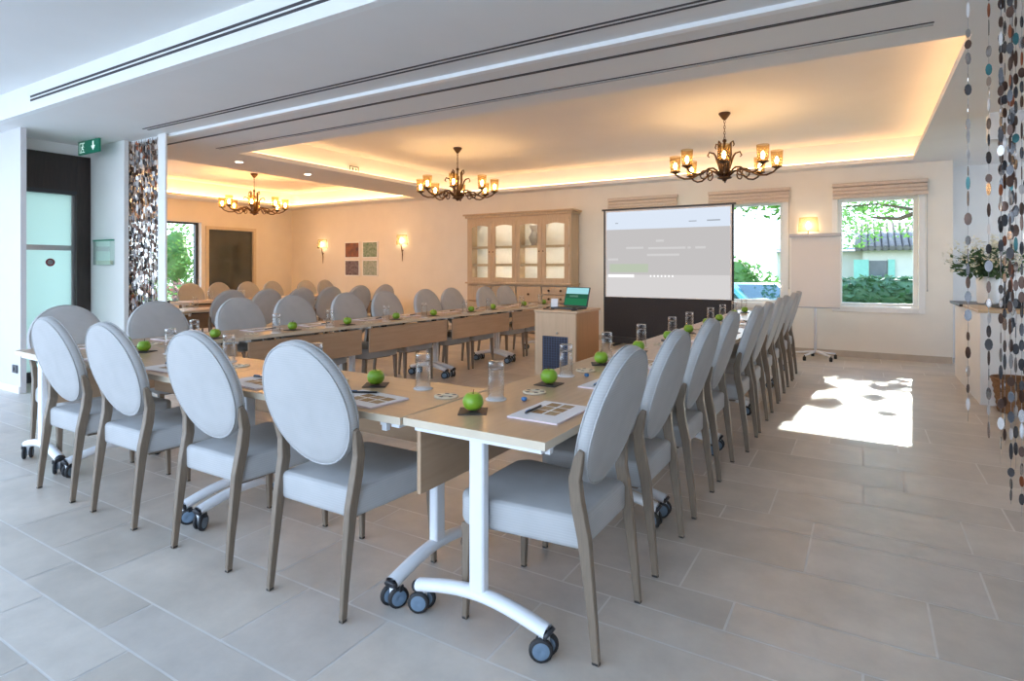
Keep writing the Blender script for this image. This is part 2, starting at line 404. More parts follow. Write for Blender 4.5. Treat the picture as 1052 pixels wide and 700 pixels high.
# ceilings
mb = MB().box(-8.6, 3.4, -2.0, 2.34, 3.0, 3.2)
struct(mb.build('ceiling_near', M['ceil']))
struct(MB().box(-8.6, 3.4, 2.34, 2.40, CZ, 3.2).build('ceiling_fascia', M['fascia']))
C1 = (-6.82, 0.58, 4.58, 9.50); C2 = (-11.85, -7.95, 4.3, 9.35)
def slab_with_holes(name, x0, x1, y0, y1, z0, z1, holes, m):
    mb = MB()
    xs = sorted({x0, x1, *[h[0] for h in holes], *[h[1] for h in holes]}); ys = sorted({y0, y1, *[h[2] for h in holes], *[h[3] for h in holes]})
    for i in range(len(xs) - 1):
        for j in range(len(ys) - 1):
            cx, cy = (xs[i] + xs[i + 1]) / 2, (ys[j] + ys[j + 1]) / 2
            if any(h[0] < cx < h[1] and h[2] < cy < h[3] for h in holes): continue
            mb.box(xs[i], xs[i + 1], ys[j], ys[j + 1], z0, z1)
    return struct(mb.build(name, m))
slab_with_holes('ceiling', -12.7, 3.4, 2.40, 10.75, CZ, CZ + 0.06, [C1, C2], M['ceil'])
E1 = 0.20
mb = MB()
for (a, b, c, d) in (C1, C2):
    mb.box(a - E1 - .1, a - E1, c - E1, d + E1, CZ + .06, 3.12); mb.box(b + E1, b + E1 + .1, c - E1, d + E1, CZ + .06, 3.12)
    mb.box(a - E1 - .1, b + E1 + .1, c - E1 - .1, c - E1, CZ + .06, 3.12); mb.box(a - E1 - .1, b + E1 + .1, d + E1, d + E1 + .1, CZ + .06, 3.12)
    mb.box(a - E1 - .1, b + E1 + .1, c - E1 - .1, d + E1 + .1, 3.10, 3.2)
struct(mb.build('ceiling_coffers', M['ceil']))
struct(MB().box(-12.9, 3.5, 2.3, 10.9, 3.2, 3.32).build('ceiling_roof', M['ceil']))  # unseen roof slab over the coffers, added to block sky light
for i, (a, b, c, d) in enumerate((C1, C2)):
    mb = MB(); g = 0.10; z0, z1 = CZ + .065, CZ + .085
    mb.box(a - g - .02, a - g, c - g, d + g, z0, z1); mb.box(b + g, b + g + .02, c - g, d + g, z0, z1)
    mb.box(a - g, b + g, c - g - .02, c - g, z0, z1); mb.box(a - g, b + g, d + g, d + g + .02, z0, z1)
    struct(mb.build('trim_%d' % (i + 1), M['cove' if i == 0 else 'cove2']))
# lines in the soffit: slots, the white partition rail, curtain track
def strip(n, x0, x1, y, w, m, h=0.012):
    struct(MB().box(x0, x1, y - w / 2, y + w / 2, CZ - h, CZ + 0.001).build('trim_%d' % n, m))
strip(3, -6.45, 0.45, 3.245, 0.018, M['slot'], 0.004); strip(4, -6.45, 0.45, 3.295, 0.018, M['slot'], 0.004)
strip(5, -7.55, 0.85, 3.535, 0.055, M['trackw'], 0.03)
strip(6, -7.16, 0.85, 3.80, 0.03, M['slot'], 0.006)
strip(7, -6.74, 0.36, 4.235, 0.016, M['slot'], 0.004); strip(8, -6.74, 0.36, 4.275, 0.016, M['grey'], 0.006)
for k, z in enumerate((2.838, 2.872)):
    struct(MB().box(-6.60, 0.9, 2.334, 2.341, z, z + 0.017).build('trim_%d' % (9 + k), M['slot']))
# baseboards
mb = MB(); mb.box(-12.4, 1.03, WY - .015, WY, 0, 0.09)
struct(mb.build('baseboard_far', M['base']))
struct(MB().box(-8.4, -7.44, 2.535, 2.55, 0, 0.07).build('baseboard_pier', M['wallw']))

# windows of the far wall: white frame, sash, glass, sill
for i, (x0, x1, z0, z1) in enumerate(WIN):
    o = empty('window_%d' % (i + 1), ((x0 + x1) / 2, WY, 0)); struct(o)
    w = (x1 - x0) / 2; yb = 0.14
    mb = MB()
    f = 0.055
    mb.box(-w, -w + f, yb, yb + .07, z0, z1); mb.box(w - f, w, yb, yb + .07, z0, z1)
    mb.box(-w + f, w - f, yb, yb + .07, z0, z0 + f); mb.box(-w + f, w - f, yb, yb + .07, z1 - f, z1)
    fr = mb.build('window_frame', M['winw'], o, bevel=0.006)
    a = 0.07
    mb = MB().box(-w - a, -w, -.02, 0, z0 - a, z1 + a).box(w, w + a, -.02, 0, z0 - a, z1 + a).box(-w, w, -.02, 0, z0 - a, z0).box(-w, w, -.02, 0, z1, z1 + a)
    mb.build('window_casing', M['winw'], o, bevel=0.004)
    MB().box(-w + f, w - f, yb + .03, yb + .036, z0 + f, z1 - f).build('window_pane', M['glass'], o)
    MB().box(-w, w, 0, yb, z0, z0 + .012).build('window_sill', M['winw'], o)
# left-room window and dark glass door
o = struct(empty('window_4', (-12.4, 5.72, 0)))
mb = MB(); y0, y1, z0, z1 = -1.72, 1.73, 0.55, 2.28
mb.box(-.2, -.12, y0, y0 + .05, z0, z1).box(-.2, -.12, y1 - .06, y1, z0, z1).box(-.2, -.12, y0 + .05, y1 - .06, z0, z0 + .05).box(-.2, -.12, y0 + .05, y1 - .06, z1 - .04, z1)
mb.build('window_frame', M['blackm'], o)
MB().box(-.16, -.155, y0 + .05, y1 - .06, z0 + .05, z1 - .04).build('window_pane', M['glass'], o)
o = struct(empty('door_1', (-12.4, 8.16, 0)))
mb = MB(); a, b, c, d = -.62, .62, 0.12, 2.22
mb.box(-.1, .03, a, a + .07, c, d).box(-.1, .03, b - .07, b, c, d).box(-.1, .03, a + .07, b - .07, d - .07, d).box(-.1, .03, a + .07, b - .07, c, c + .07)
mb.build('door_frame', M['edge'], o, bevel=0.005)
MB().box(-.06, -.04, a + .07, b - .07, c + .07, d - .07).build('door_pane', M['dglass'], o)
# glazed entrance door with dark surround
o = struct(empty('door_2', (-8.0, 3.13, 0)))
mb = MB()
mb.box(-.10, .03, 0.14, 0.285, 0, 2.62).box(-.10, .03, -.50, 0.14, 2.17, 2.62)
mb.build('door_frame', M['darkw'], o, bevel=0.004)
MB().box(-.10, 0.032, -.50, 0.14, 2.155, 2.20).build('door_header', M['blackm'], o)
MB().box(-.05, -.035, -.50, 0.11, 0.12, 2.155).build('door_pane', M['frost'], o)
MB().box(-.052, -.030, 0.11, 0.14, 0.0, 2.155).build('door_stile', M['steel'], o)
MB().box(-.056, -.028, -.50, 0.11, 0.0, 0.12).build('door_rail', M['blackm'], o)
MB().box(-.034, -.030, -.50, 0.11, 1.50, 1.56).build('door_band', M['steel'], o)
ry = Matrix.Rotation(PI / 2, 4, 'Y')
MB().lathe([(0, 0), (.045, 0), (.045, .004), (0, .004)], 20, (-.034, -.10, 1.36), mat4=ry).lathe([(0, 0), (.030, 0), (.030, .002), (0, .002)], 20, (-.029, -.10, 1.36), 1, mat4=ry).build('door_sticker', [M['red'], M['grey']], o)

# ------------------------------------------------------------------ outside
struct(MB().box(-60, 60, 10.95, 90, -0.8, -0.55).build('ground_garden', M['grass']))
struct(MB().box(-14, 14, -14, -2.0, -0.2, -0.02).box(3.4, 14, -2.0, 10.9, -0.2, -0.02).build('ground_terrace', M['terrace']))
struct(MB().box(-40, -12.75, -20, 10.9, -0.5, -0.1).build('ground_side', M['terrace']))
rng = random.Random(7)
def leaves(mb, c, rad, n, size, mi=0, shell=0.0, rg=rng):
    for _ in range(n):
        while True:
            p = Vector((rg.uniform(-1, 1), rg.uniform(-1, 1), rg.uniform(-1, 1)))
            if shell < p.length <= 1: break
        p = Vector((c[0] + p.x * rad[0], c[1] + p.y * rad[1], c[2] + p.z * rad[2]))
        R = Matrix.Rotation(rg.uniform(0, 6.28), 3, 'Z') @ Matrix.Rotation(rg.uniform(-1.2, 1.2), 3, 'X') @ Matrix.Rotation(rg.uniform(0, 6.28), 3, 'Z')
        s = size * rg.uniform(.6, 1.3)
        q = [R @ Vector(v) * s + p for v in ((-.25, 0, 0), (0, -.5, .06), (.25, 0, 0), (0, .5, .06))]
        mb.add(q, [(0, 1, 2, 3)], mi)
def tree(name, loc, trunk_h, blobs, lm, label, size=0.18, branches=(), core=()):
    o = empty(name, loc)
    tb = MB(); tb.tube([(0, 0, 0), (.05, .03, trunk_h * .5), (0, 0, trunk_h)], [.16, .12, .08], 8)
    for b in branches: tb.tube(b, [.06, .045, .025, .012][:len(b)], 6)
    tb.build('trunk', M['bark'], o)
    fb = MB()
    for c, r, n in blobs: leaves(fb, c, r, n, size)
    for (c, rr) in core: fb.lathe([(.001, -.9), (.6, -.7), (.85, 0), (.6, .7), (.001, .9)], 12, c, mat4=Matrix.Diagonal((*rr, 1)))
    fb.build('foliage', lm, o)
    return tag(o, label, 'tree')
GZ = -0.55
tree('broadleaf_tree', (-3.9, 14.2, GZ), 2.9, [((2.2, 0, 4.1), (1.5, .9, 1.2), 1500), ((.4, .2, 4.0), (1.3, .9, 1.2), 1200), ((3.0, .3, 4.5), (.8, .8, .9), 500)], M['leaf'],
     'leafy green tree outside the window partly covered by the projection screen', 0.2)
tree('broadleaf_tree', (1.9, 15.6, GZ), 3.0, [((-1.55, .1, 4.12), (.42, .3, .10), 150), ((-1.05, 0, 4.32), (.30, .3, .09), 110), ((-1.75, 0, 4.45), (.22, .2, .08), 80), ((-1.25, 0, 4.62), (.16, .2, .07), 60), ((-1.62, 0, 4.86), (.20, .2, .11), 100), ((-1.3, 0, 4.02), (.5, .3, .06), 120), ((-1.1, 0, 4.95), (.12, .1, .05), 40), ((-1.2, 0, 3.45), (1.5, .6, .28), 200), ((-1.9, .3, 3.2), (.7, .4, .22), 90), ((-.4, .2, 3.15), (.8, .5, .25), 150), ((-1.3, 5.0, 3.9), (3.0, 1.5, 1.3), 1600), ((-2.6, 7.0, 3.2), (1.4, 1.5, .8), 700), ((.6, 6, 3.4), (1.4, 1.2, 1.0), 700)],
     M['leafl'], 'light green tree with long low branches seen through the window beside the flipchart', 0.17,
     [[(0, 0, 2.6), (-.8, 0, 3.1), (-1.6, .1, 3.3), (-2.6, .1, 3.25)], [(0, 0, 2.8), (-.6, .1, 3.5), (-1.2, .2, 3.7), (-2.2, .1, 3.9)], [(-.8, 0, 3.1), (-1.2, .2, 2.95), (-1.7, .2, 3.0)]])
# house beyond the lawn
h = empty('house', (1.9, 30, GZ))
mb = MB().box(-1.9, 5, 0, 6, 0, 2.75); mb.build('house_wall', M['render'], h)
mb = MB().box(-5.5, -1.9, 1, 6, 0, 2.75); mb.build('annex_wall', M['render'], h)
mb = MB()
n = 30
for k in range(n):
    x = -2.2 + 7.5 * k / n
    pts = [(x, -.4, 2.65), (x, 3, 3.85)]
    mb.tube([(x + .12, -.4, 2.68), (x + .12, 3, 3.95)], .13, 6)
mb.box(-2.2, 5.3, -.3, 3, 2.6, 2.68)
mb.build('tiled_roof', M['tile'], h)
mb = MB().prism([(0.6, 2.6), (4, 3.7), (4, 2.6)], -5.6, -2.2, mat4=Matrix(((0, 0, 1, 0), (1, 0, 0, 0), (0, 1, 0, 0), (0, 0, 0, 1)))); mb.build('annex_roof', M['roof_shadow'], h)
wn = MB().box(-1.65, -1.0, -.03, .02, .95, 2.15).build('house_window', M['winp'], h)
MB().box(-2.25, -1.68, -.08, -.02, .9, 2.2).build('shutter', M['shutter'], wn); MB().box(-.97, -.72, -.1, -.03, .9, 2.2).build('shutter', M['shutter'], wn)
tag(h, 'pale house with grey tiled roof and teal shutters seen through the window beside the flipchart', 'house')
for (x, y, nn, lb, rx) in ((.6, 26, 1400, 'low clipped hedge standing in front of the pale house', 2.8), (-6.8, 26, 2600, 'bright green hedge beyond the parked car', 4.2)):
    mb = MB(); leaves(mb, (0, 0, .75), (rx, .8, .8 if rx < 3 else 1.9), nn * 2, .30); hz = .8 if rx < 3 else 1.9
    mb.lathe([(.001, -.88), (.6, -.7), (.86, 0), (.6, .7), (.001, .88)], 16, (0, 0, .75), mat4=Matrix.Diagonal((rx, .8, hz, 1)))
    hd = mb.build('garden_hedge', M['leafd'] if rx < 3 else M['leafl'], loc=(x, y, GZ)); tag(hd, lb, 'hedge')
# parked car
c = empty('parked_car', (-3.1, 17.6, GZ), -0.75)
pf = [(-2.0, .35), (-2.05, .75), (-1.25, .95), (-.65, 1.40), (.75, 1.42), (1.45, 1.0), (1.95, .92), (2.05, .4), (1.7, .28), (-1.7, .28)]
R3 = Matrix(((1, 0, 0, 0), (0, 0, 1, 0), (0, 1, 0, 0), (0, 0, 0, 1)))
MB().prism(pf, -.82, .82, mat4=R3).build('car_body', M['carp'], c, bevel=.05, seg=3, smooth=True)
gl = [(-1.12, .98), (-.62, 1.34), (.02, 1.36), (.02, .98)]; gl2 = [(.08, .98), (.08, 1.36), (.70, 1.36), (1.25, 1.0)]
MB().prism(gl, -.84, .84, mat4=R3).build('side_window', M['carg'], c); MB().prism(gl2, -.84, .84, mat4=R3).build('side_window', M['carg'], c)
def screen_pane(p, q): MB().add([(p[0], -.70, p[1]), (p[0], .70, p[1]), (q[0], .62, q[1]), (q[0], -.62, q[1])], [(0, 1, 2, 3)]).build('windscreen', M['carg'], c)
screen_pane((-1.22, 1.0), (-.74, 1.365)); screen_pane((1.43, 1.055), (.86, 1.39))
for wx in (-1.3, 1.3):
    for s in (-1, 1):
        MB().lathe([(0, -.1), (.2, -.1), (.31, -.09), (.31, .09), (.2, .1), (0, .1)], 20, (wx, s * .74, .31), mat4=Matrix.Rotation(PI / 2, 4, 'X')).build('wheel', M['rubber'], c)
tag(c, 'teal car parked on the lawn outside the window behind the screen', 'car')
# shrubs outside the left room
o = tree('garden_shrub', (-16.2, 9.0, -.1), 1.2, [((0, 0, 1.7), (.65, .5, 1.05), 800), ((.2, .5, 1.2), (.5, .4, .7), 350)], M['leafl'], 'tall green shrub outside the dining room window', .16, (), (((0, 0, 1.7), (.45, .35, .8)),))
mb = MB(); leaves(mb, (0, 0, .55), (.9, 1.3, .6), 700, .16, 0); leaves(mb, (0, 0, .6), (.9, 1.3, .62), 700, .14, 1)
tag(mb.build('flower_bush', [M['leafl'], M['pink']], loc=(-14.2, 7.2, -.1)), 'low pink flowering bush below the tall green shrub', 'bush')

# ------------------------------------------------------------------ chairs
def make_chair():
    t = empty('dining_chair')
    # seat cushion
    mb = MB()
    pts = [(-.205, .045), (.205, .045), (.245, .50), (.20, .545), (-.20, .545), (-.245, .50)]
    mb.prism(pts, .355, .468)
    mb.build('seat', M['fabric'], t, bevel=.022, seg=3, smooth=True)
    # oval back
    a, b, th = .238, .258, .062
    prof = [(0.0, .5), (.35, .50), (.7, .47), (.88, .44), (.955, .38), (.985, .27), (1.0, .08), (1.0, -.08), (.985, -.27), (.955, -.38), (.88, -.44), (.7, -.47), (.35, -.5), (0.0, -.5)]
    N = 40; vs = []; fs = []
    tilt = Matrix.Rotation(math.atan2(.15, .51), 4, 'X')
    for (s, y) in prof:
        for j in range(N):
            an = 2 * PI * j / N
            vs.append(tilt @ Vector((a * s * math.cos(an), y * th, b * s * math.sin(an))) + Vector((0, .02, .775)))
    for i in range(len(prof) - 1):
        for j in range(N):
            fs.append((i * N + j, i * N + (j + 1) % N, (i + 1) * N + (j + 1) % N, (i + 1) * N + j))
    mb = MB().add(vs, fs, 0, True)
    bk = mb.build('backrest', M['fabric'], t)
    pp = MB()
    for s in (-1, 1):
        ring = [tilt @ Vector((a * .975 * math.cos(2 * PI * j / N), s * .36 * th, b * .975 * math.sin(2 * PI * j / N))) + Vector((0, .02, .775)) for j in range(N + 1)]
        pp.tube(ring, .0035, 5, caps=False)
    pp.build('piping', M['fabric'], bk)
    for s in (-1, 1):
        mb = MB()
        mb.tube([(s * .207, 0, .012), (s * .205, .012, .14), (s * .203, .042, .40), (s * .207, .066, .52), (s * .216, .070, .60), (s * .226, .052, .67), (s * .232, .04, .70)],
                [.016, .019, .026, .027, .025, .02, .012], 4, 0, (1.15, .85), smooth=False, up=(0, 1, 0))
        mb.tube([(s * .207, 0, 0), (s * .207, 0, .013)], .0165, 4, 1, (1.15, .85), smooth=False, up=(0, 1, 0))
        mb.build('leg', [M['legw'], M['rubber']], t, bevel=.003, seg=1)
        mb = MB()
        mb.tube([(s * .218, .515, .012), (s * .212, .505, .36)], [.015, .027], 4, 0, (1, 1), smooth=False, up=(0, 1, 0))
        mb.tube([(s * .218, .515, 0), (s * .218, .515, .013)], .0155, 4, 1, smooth=False, up=(0, 1, 0))
        mb.build('leg', [M['legw'], M['rubber']], t, bevel=.003, seg=1)
    MB().box(-.17, .17, .09, .48, .338, .356).build('seat_rail', M['legw'], t, bevel=.004)
    return t

# ------------------------------------------------------------------ folding tables
def make_table(L, panel=1, D=0.60):
    t = empty('conference_table')
    h = D / 2
    MB().box(-L / 2 + .003, L / 2 - .003, -h, h, .712, .74, 1, top=0).build('tabletop', [M['beech'], M['edge']], t)
    if panel:
        y = panel * (h - .035)
        MB().box(-L / 2 + .05, L / 2 - .05, y - .009, y + .009, .445, .690).build('modesty_panel', [M['beech2']], t, bevel=.002)
        for x in (-L * .3, L * .3):
            MB().box(x - .02, x + .02, y - .03 , y + .012, .690, .712).build('panel_hinge', M['rubber'], t)
    for s in (-1, 1):
        x = s * (L / 2 - .065)
        leg = MB().box(x - .021, x + .021, -.032, .032, .14, .705).build('leg', M['whitem'], t, bevel=.012, seg=3)
        arc = [(x, yy, .096 + .045 * math.cos(yy / .275 * PI / 2)) for yy in [-.275 + .55 * k / 14 for k in range(15)]]
        mb = MB().tube(arc, .028, 12, 0, (.85, 1.05), caps=False)
        mb.tube([arc[0], (x, arc[0][1] - .012, arc[0][2] - .008)], .0285, 12, 1, (.78, 1.0)); mb.tube([arc[-1], (x, arc[-1][1] + .012, arc[-1][2] - .008)], .0285, 12, 1, (.78, 1.0))
        mb.build('foot', [M['whitem'], M['blackm']], leg)
        for q in (-1, 1):
            mb = MB(); cy = q * .262
            Rx = Matrix.Rotation(PI / 2, 4, 'Y') @ Matrix.Rotation(.5 * s, 4, 'X')
            for dx in (-.02, .02):
                mb.lathe([(0, -.008), (.010, -.011), (.022, -.011), (.029, -.009)], 20, (x + dx, cy, .0405), 0, mat4=Rx)
                mb.lathe([(.029, .009), (.022, .011), (.010, .011), (0, .008)], 20, (x + dx, cy, .0405), 0, mat4=Rx)
                mb.lathe([(.029, -.0095), (.036, -.0085), (.0405, -.004), (.0405, .004), (.036, .0085), (.029, .0095)], 20, (x + dx, cy, .0405), 1, mat4=Rx)
            mb.box(x - .009, x + .009, cy - .018, cy + .016, .03, .088, 2)
            mb.box(x - .012, x + .012, cy - .012, cy + .012, .078, .092, 1)
            mb.box(x + .030, x + .036, cy - .006, cy + .012, .066, .088, 1)
            mb.build('caster', [M['wheel'], M['rubber'], M['whitem']], leg)
        MB().box(x - .02 + s * .012, x + .02 + s * .012, -h + .03, h - .03, .690, .7125).build('bracket', M['whitem'], t)
        mb = MB()
        mb.box(x - s * .05 - .016, x - s * .05 + .016, -h + .03, -h + .13, .690, .712).box(x - s * .05 - .012, x - s * .05 + .012, -h + .035, -h + .055, .668, .692)
        mb.build('fold_lever', M['whitem'], t)
    MB().tube([(-L / 2 + .08, .03, .69), (L / 2 - .08, .03, .69)], .018, 8).build('cross_beam', M['rubber'], t)
    return t

CH = make_chair(); used = {'ch': 0}
def put_chair(x, y, rz, label, group):
    first = used['ch'] == 0; used['ch'] += 1
    return place(CH, first, (x, y, 0), rz, label, 'chair', group)

# --- near row (runs along X), aisle row (right), dining-room row (left)
A_R = math.radians(-0.55); A_L = math.radians(-2.6)
def row_pt(o, ang, along, across):
    """along: distance down a row that leads away from the camera; across: to its right"""
    return (o[0] - math.sin(ang) * along + math.cos(ang) * across, o[1] + math.cos(ang) * along + math.sin(ang) * across)
OR = (-0.87, 1.65); OL = (-4.92, 1.65)
TG = 'white-legged folding tables of the U layout'
T130 = make_table(1.30, 1)
Lf = 1.405
T142 = make_table(Lf, 1)
place(T142, True, (-1.475 - Lf / 2, 1.95, 0), 0, 'beech folding table of the near row, meeting the aisle row at the corner', 'table', TG)
place(T142, False, (-1.475 - 1.5 * Lf, 1.95, 0), 0, 'beech folding table of the near row, at the door end', 'table', TG)
k = 0
for i in range(5):
    x, y = row_pt(OR, A_R, .65 + 1.30 * i, -.30)
    place(T130, i == 0, (x, y, 0), PI / 2 + A_R, '%s beech folding table from the near corner along the sunlit aisle' % ORD[i], 'table', TG)
for i in range(5):
    x, y = row_pt(OL, A_L, .65 + 1.30 * i, .30)
    place(T130, False, (x, y, 0), -PI / 2 + A_L, '%s beech folding table from the door end along the dining room side' % ORD[i], 'table', TG)

NEAR_X = [-1.84, -2.53, -3.30, -3.95]
for i, x in enumerate(NEAR_X):
    put_chair(x, 1.515, 0, 'grey oval-back chair, %s from the near corner in the row with backs to the viewer' % ORD[i], 'chairs of the near row')
AISLE_Y = [1.985, 2.62, 3.28, 3.89, 4.585, 5.15, 5.885, 6.41, 7.185, 7.70]
for i, y in enumerate(AISLE_Y):
    x = -.748 + (0.0 if i < 4 else .05)
    put_chair(x, y, PI / 2, 'grey oval-back chair beside the sunlit aisle, %s from the near corner' % ORD[i], 'chairs along the aisle')
DIN_Y = [1.99, 2.62, 3.34, 3.92, 4.61, 5.19, 5.90, 6.42, 7.20, 7.72]
for i, y in enumerate(DIN_Y):
    x, _ = row_pt((-5.02, 1.65), A_L, y - 1.65, 0)
    put_chair(x, y, -PI / 2 - .05, 'grey oval-back chair on the dining room side of the U, %s from the door end' % ORD[i], 'chairs on the dining room side')

# ------------------------------------------------------------------ table settings
def make_apple():
    t = empty('green_apple'); prof = []
    for k in range(17):
        a = PI * k / 16
        r = .0405 * (math.sin(a) ** .85) * (1 + .06 * math.cos(a)); z = .037 - .036 * math.cos(a)
        if k >= 14: z -= .010 * (k - 13) / 3
        if k <= 1: z += .004 * (2 - k)
        prof.append((max(r, .0005), z))
    MB().lathe(prof, 20).build('apple_body', M['apple'], t)
    MB().tube([(0, 0, .059), (.002, 0, .072), (.006, 0, .082)], .0018, 5).build('apple_stem', M['stem'], t)
    return t
def make_coaster():
    return MB().box(-.055, .055, -.055, .055, 0, .004).build('square_coaster', M['slate'], bevel=.001, seg=1)
def make_tumbler():
    t = empty('glass_tumbler')
    MB().lathe([(.0315, .135), (.0335, .0035), (.0352, .0035), (.0335, .135)], 22).build('glass_body', M['tglass'], t)
    MB().lathe([(.0, .128), (.0300, .128), (.0315, .134), (.0335, .135), (.0325, .160), (.030, .163), (0, .161)], 22).build('thick_base', M['tbase'], t)
    MB().lathe([(0, 0), (.045, 0), (.045, .003), (0, .003)], 20).build('paper_mat', M['paper'], t)
    return t
def make_brochure():
    t = empty('brochure')
    MB().box(-.148, .148, -.105, .105, 0, .006, 1, top=0).build('pages', [M['paper'], M['pinkp']], t)
    mb = MB(); z = .0064
    xs = [-.055 + .062 * c + d for c in range(3) for d in (0, .054)]; ys = [-.048 + .058 * c + d for c in range(2) for d in (0, .048)]
    vs = [(x, y, z) for y in ys for x in xs]
    for r in range(3):
        for c in range(5):
            i = r * 6 + c; mb.f.append([i, i + 1, i + 7, i + 6]); mb.sm.append(False)
            mb.m.append((r // 2 + c // 2) % 2 if (r % 2 == 0 and c % 2 == 0) else 3)
    mb.v = vs
    mb.build('printed_pictures', [M['print'], M['print2'], M['pinkp'], M['paper']], t)
    return t
def make_pen():
    t = empty('ballpoint_pen')
    MB().tube([(-.068, 0, .005), (.060, 0, .005)], .0045, 8).build('pen_barrel', M['dark'], t)
    MB().tube([(.060, 0, .005), (.072, 0, .004)], [.0042, .001], 8).build('pen_tip', M['steel'], t)
    MB().box(-.066, -.030, -.0015, .0015, .009, .012).build('pen_clip', M['bluep'], t)
    return t
def make_disc():
    t = empty('wooden_puzzle_coaster')
    mb = MB().lathe([(.018, 0), (.052, 0), (.053, .003), (.052, .006), (.044, .0064), (.026, .0064), (.018, .006), (.018, 0)], 25)
    for k, f in enumerate(mb.f):
        if k // 25 == 4 and k % 5 in (0, 1): mb.m[k] = 1
    mb.build('coaster_ring', [M['cream'], M['slate']], t)
    return t
def make_sweet():
    t = empty('wrapped_sweet')
    MB().lathe([(0, 0), (.010, .002), (.013, .009), (.010, .016), (0, .018)], 10).build('sweet_body', M['bluep'], t)
    mb = MB()
    for s in (-1, 1): mb.add([(s * .010, 0, .009), (s * .024, -.008, .012), (s * .026, .008, .007)], [(0, 1, 2)], 0)
    mb.build('wrapper_twist', M['steel'], t)
    return t
PROTO = dict(apple=make_apple(), coaster=make_coaster(), tumbler=make_tumbler(), brochure=make_brochure(), pen=make_pen(), disc=make_disc(), sweet=make_sweet())
SEEN = set()
TT = .7405
def put(kind, x, y, z, rz, label, cat, group):
    first = kind not in SEEN; SEEN.add(kind)
    return place(PROTO[kind], first, (x, y, z), rz, label, cat, group)
def setting(P, ang, where, row, what='acbptd'):
    """P maps (along the diner's right, away from the diner) to x, y"""
    j = lambda s: rng.uniform(-s, s)
    if 'b' in what:
        x, y = P(.02 + j(.02), .20 + j(.015)); bz = ang + j(.12)
        put('brochure', x, y, TT, bz, 'white brochure with small brown pictures at ' + where, 'brochure', 'brochures on the ' + row)
        if 'p' in what:
            x, y = P(-.03 + j(.03), .255 + j(.02))
            put('pen', x, y, TT + .0066, ang + .25 + j(.25), 'dark ballpoint pen lying on the brochure at ' + where, 'pen', 'pens on the ' + row)
    if 'a' in what:
        x, y = P(-.13 + j(.02), .46 + j(.02)); cz = ang + .3 + j(.3)
        put('coaster', x, y, TT, cz, 'dark square coaster under the apple at ' + where, 'coaster', 'dark coasters on the ' + row)
        put('apple', x, y, TT + .0045, j(3), 'green apple on a dark coaster at ' + where, 'apple', 'green apples on the ' + row)
    if 't' in what:
        x, y = P(.08 + j(.03), .50 + j(.02))
        put('tumbler', x, y, TT, 0, 'tall clear tumbler at ' + where, 'glass', 'tumblers on the ' + row)
    if 'd' in what:
        x, y = P(.29 + j(.02), .43 + j(.03))
        put('disc', x, y, TT, j(2), 'round cream coaster with dark spots at ' + where, 'coaster', 'round coasters on the ' + row)
    if 's' in what:
        x, y = P(.14, .38)
        put('sweet', x, y, TT, j(2), 'small blue wrapped sweet at ' + where, 'sweet', 'wrapped sweets on the ' + row)
for i, x in enumerate(NEAR_X):
    setting(lambda a, d, x=x: (x + a, 1.60 + d), 0, 'the %s place of the near row' % ORD[i], 'near row')
for i, y in enumerate(AISLE_Y):
    yy = y if i < 9 else y + .12
    f = lambda a, d, y=yy: (-.84 + .008 * (y - 1.65) - d, y + a)
    setting(f, PI / 2, 'the %s place of the aisle row' % ORD[i], 'aisle row', 'acbptds' if i < 3 else 'acbptd')
for i, y in enumerate(DIN_Y):
    x0, _ = row_pt((-4.89, 1.65), A_L, y - 1.65, 0)
    f = lambda a, d, y=y, x0=x0: (x0 + d, y - a)
    setting(f, -PI / 2, 'the %s place on the dining room side' % ORD[i], 'dining room side', 'acbptd' if i > 0 else 'acbpt')

# ------------------------------------------------------------------ dining room beyond: tables, chairs, glasses
DG = 'chairs in the lamplit dining room'
DT = 'tables in the lamplit dining room'
for i in range(3):
    place(T130, False, (-7.70, 4.85 + 1.32 * i, 0), PI / 2, '%s table from the white post in the nearer dining room row' % ORD[i], 'table', DT)
for i in range(3):
    place(T130, False, (-9.50, 6.0 + 1.32 * i, 0), -PI / 2, '%s table in the farther dining room row, counted from the garden window' % ORD[i], 'table', DT)
for i, y in enumerate((4.45, 4.98, 5.53, 6.05, 6.64, 7.2)):
    put_chair(-6.80, y, PI / 2 + (.02 if i % 2 else -.02), 'dining room chair with its back to the U, %s from the white post' % ORD[i], DG)
for i, (x, y) in enumerate(((-10.4, 6.05), (-10.4, 6.60), (-10.4, 7.2), (-10.4, 7.76), (-10.4, 8.6), (-10.4, 9.14))):
    put_chair(x, y, -PI / 2 + (.05 if i % 2 else -.04), 'lamplit dining room chair against the window wall, %s from the garden window' % ORD[i], DG)
for i, y in enumerate((4.6, 5.1, 5.6, 6.2, 6.8)):
    put('tumbler', -7.80, y, TT, 0, 'tumbler on the nearer dining room row, %s from the white post' % ORD[i], 'glass', 'tumblers in the dining room')
    put('brochure', -7.57, y - .08, TT, PI / 2, 'brochure on the nearer dining room row, %s from the white post' % ORD[i], 'brochure', 'brochures in the dining room')
for i, y in enumerate((5.8, 6.4, 7.0, 7.7)):
    put('tumbler', -9.40, y, TT, 0, 'tumbler on the farther dining room row, %s from the garden window' % ORD[i], 'glass', 'tumblers in the dining room')

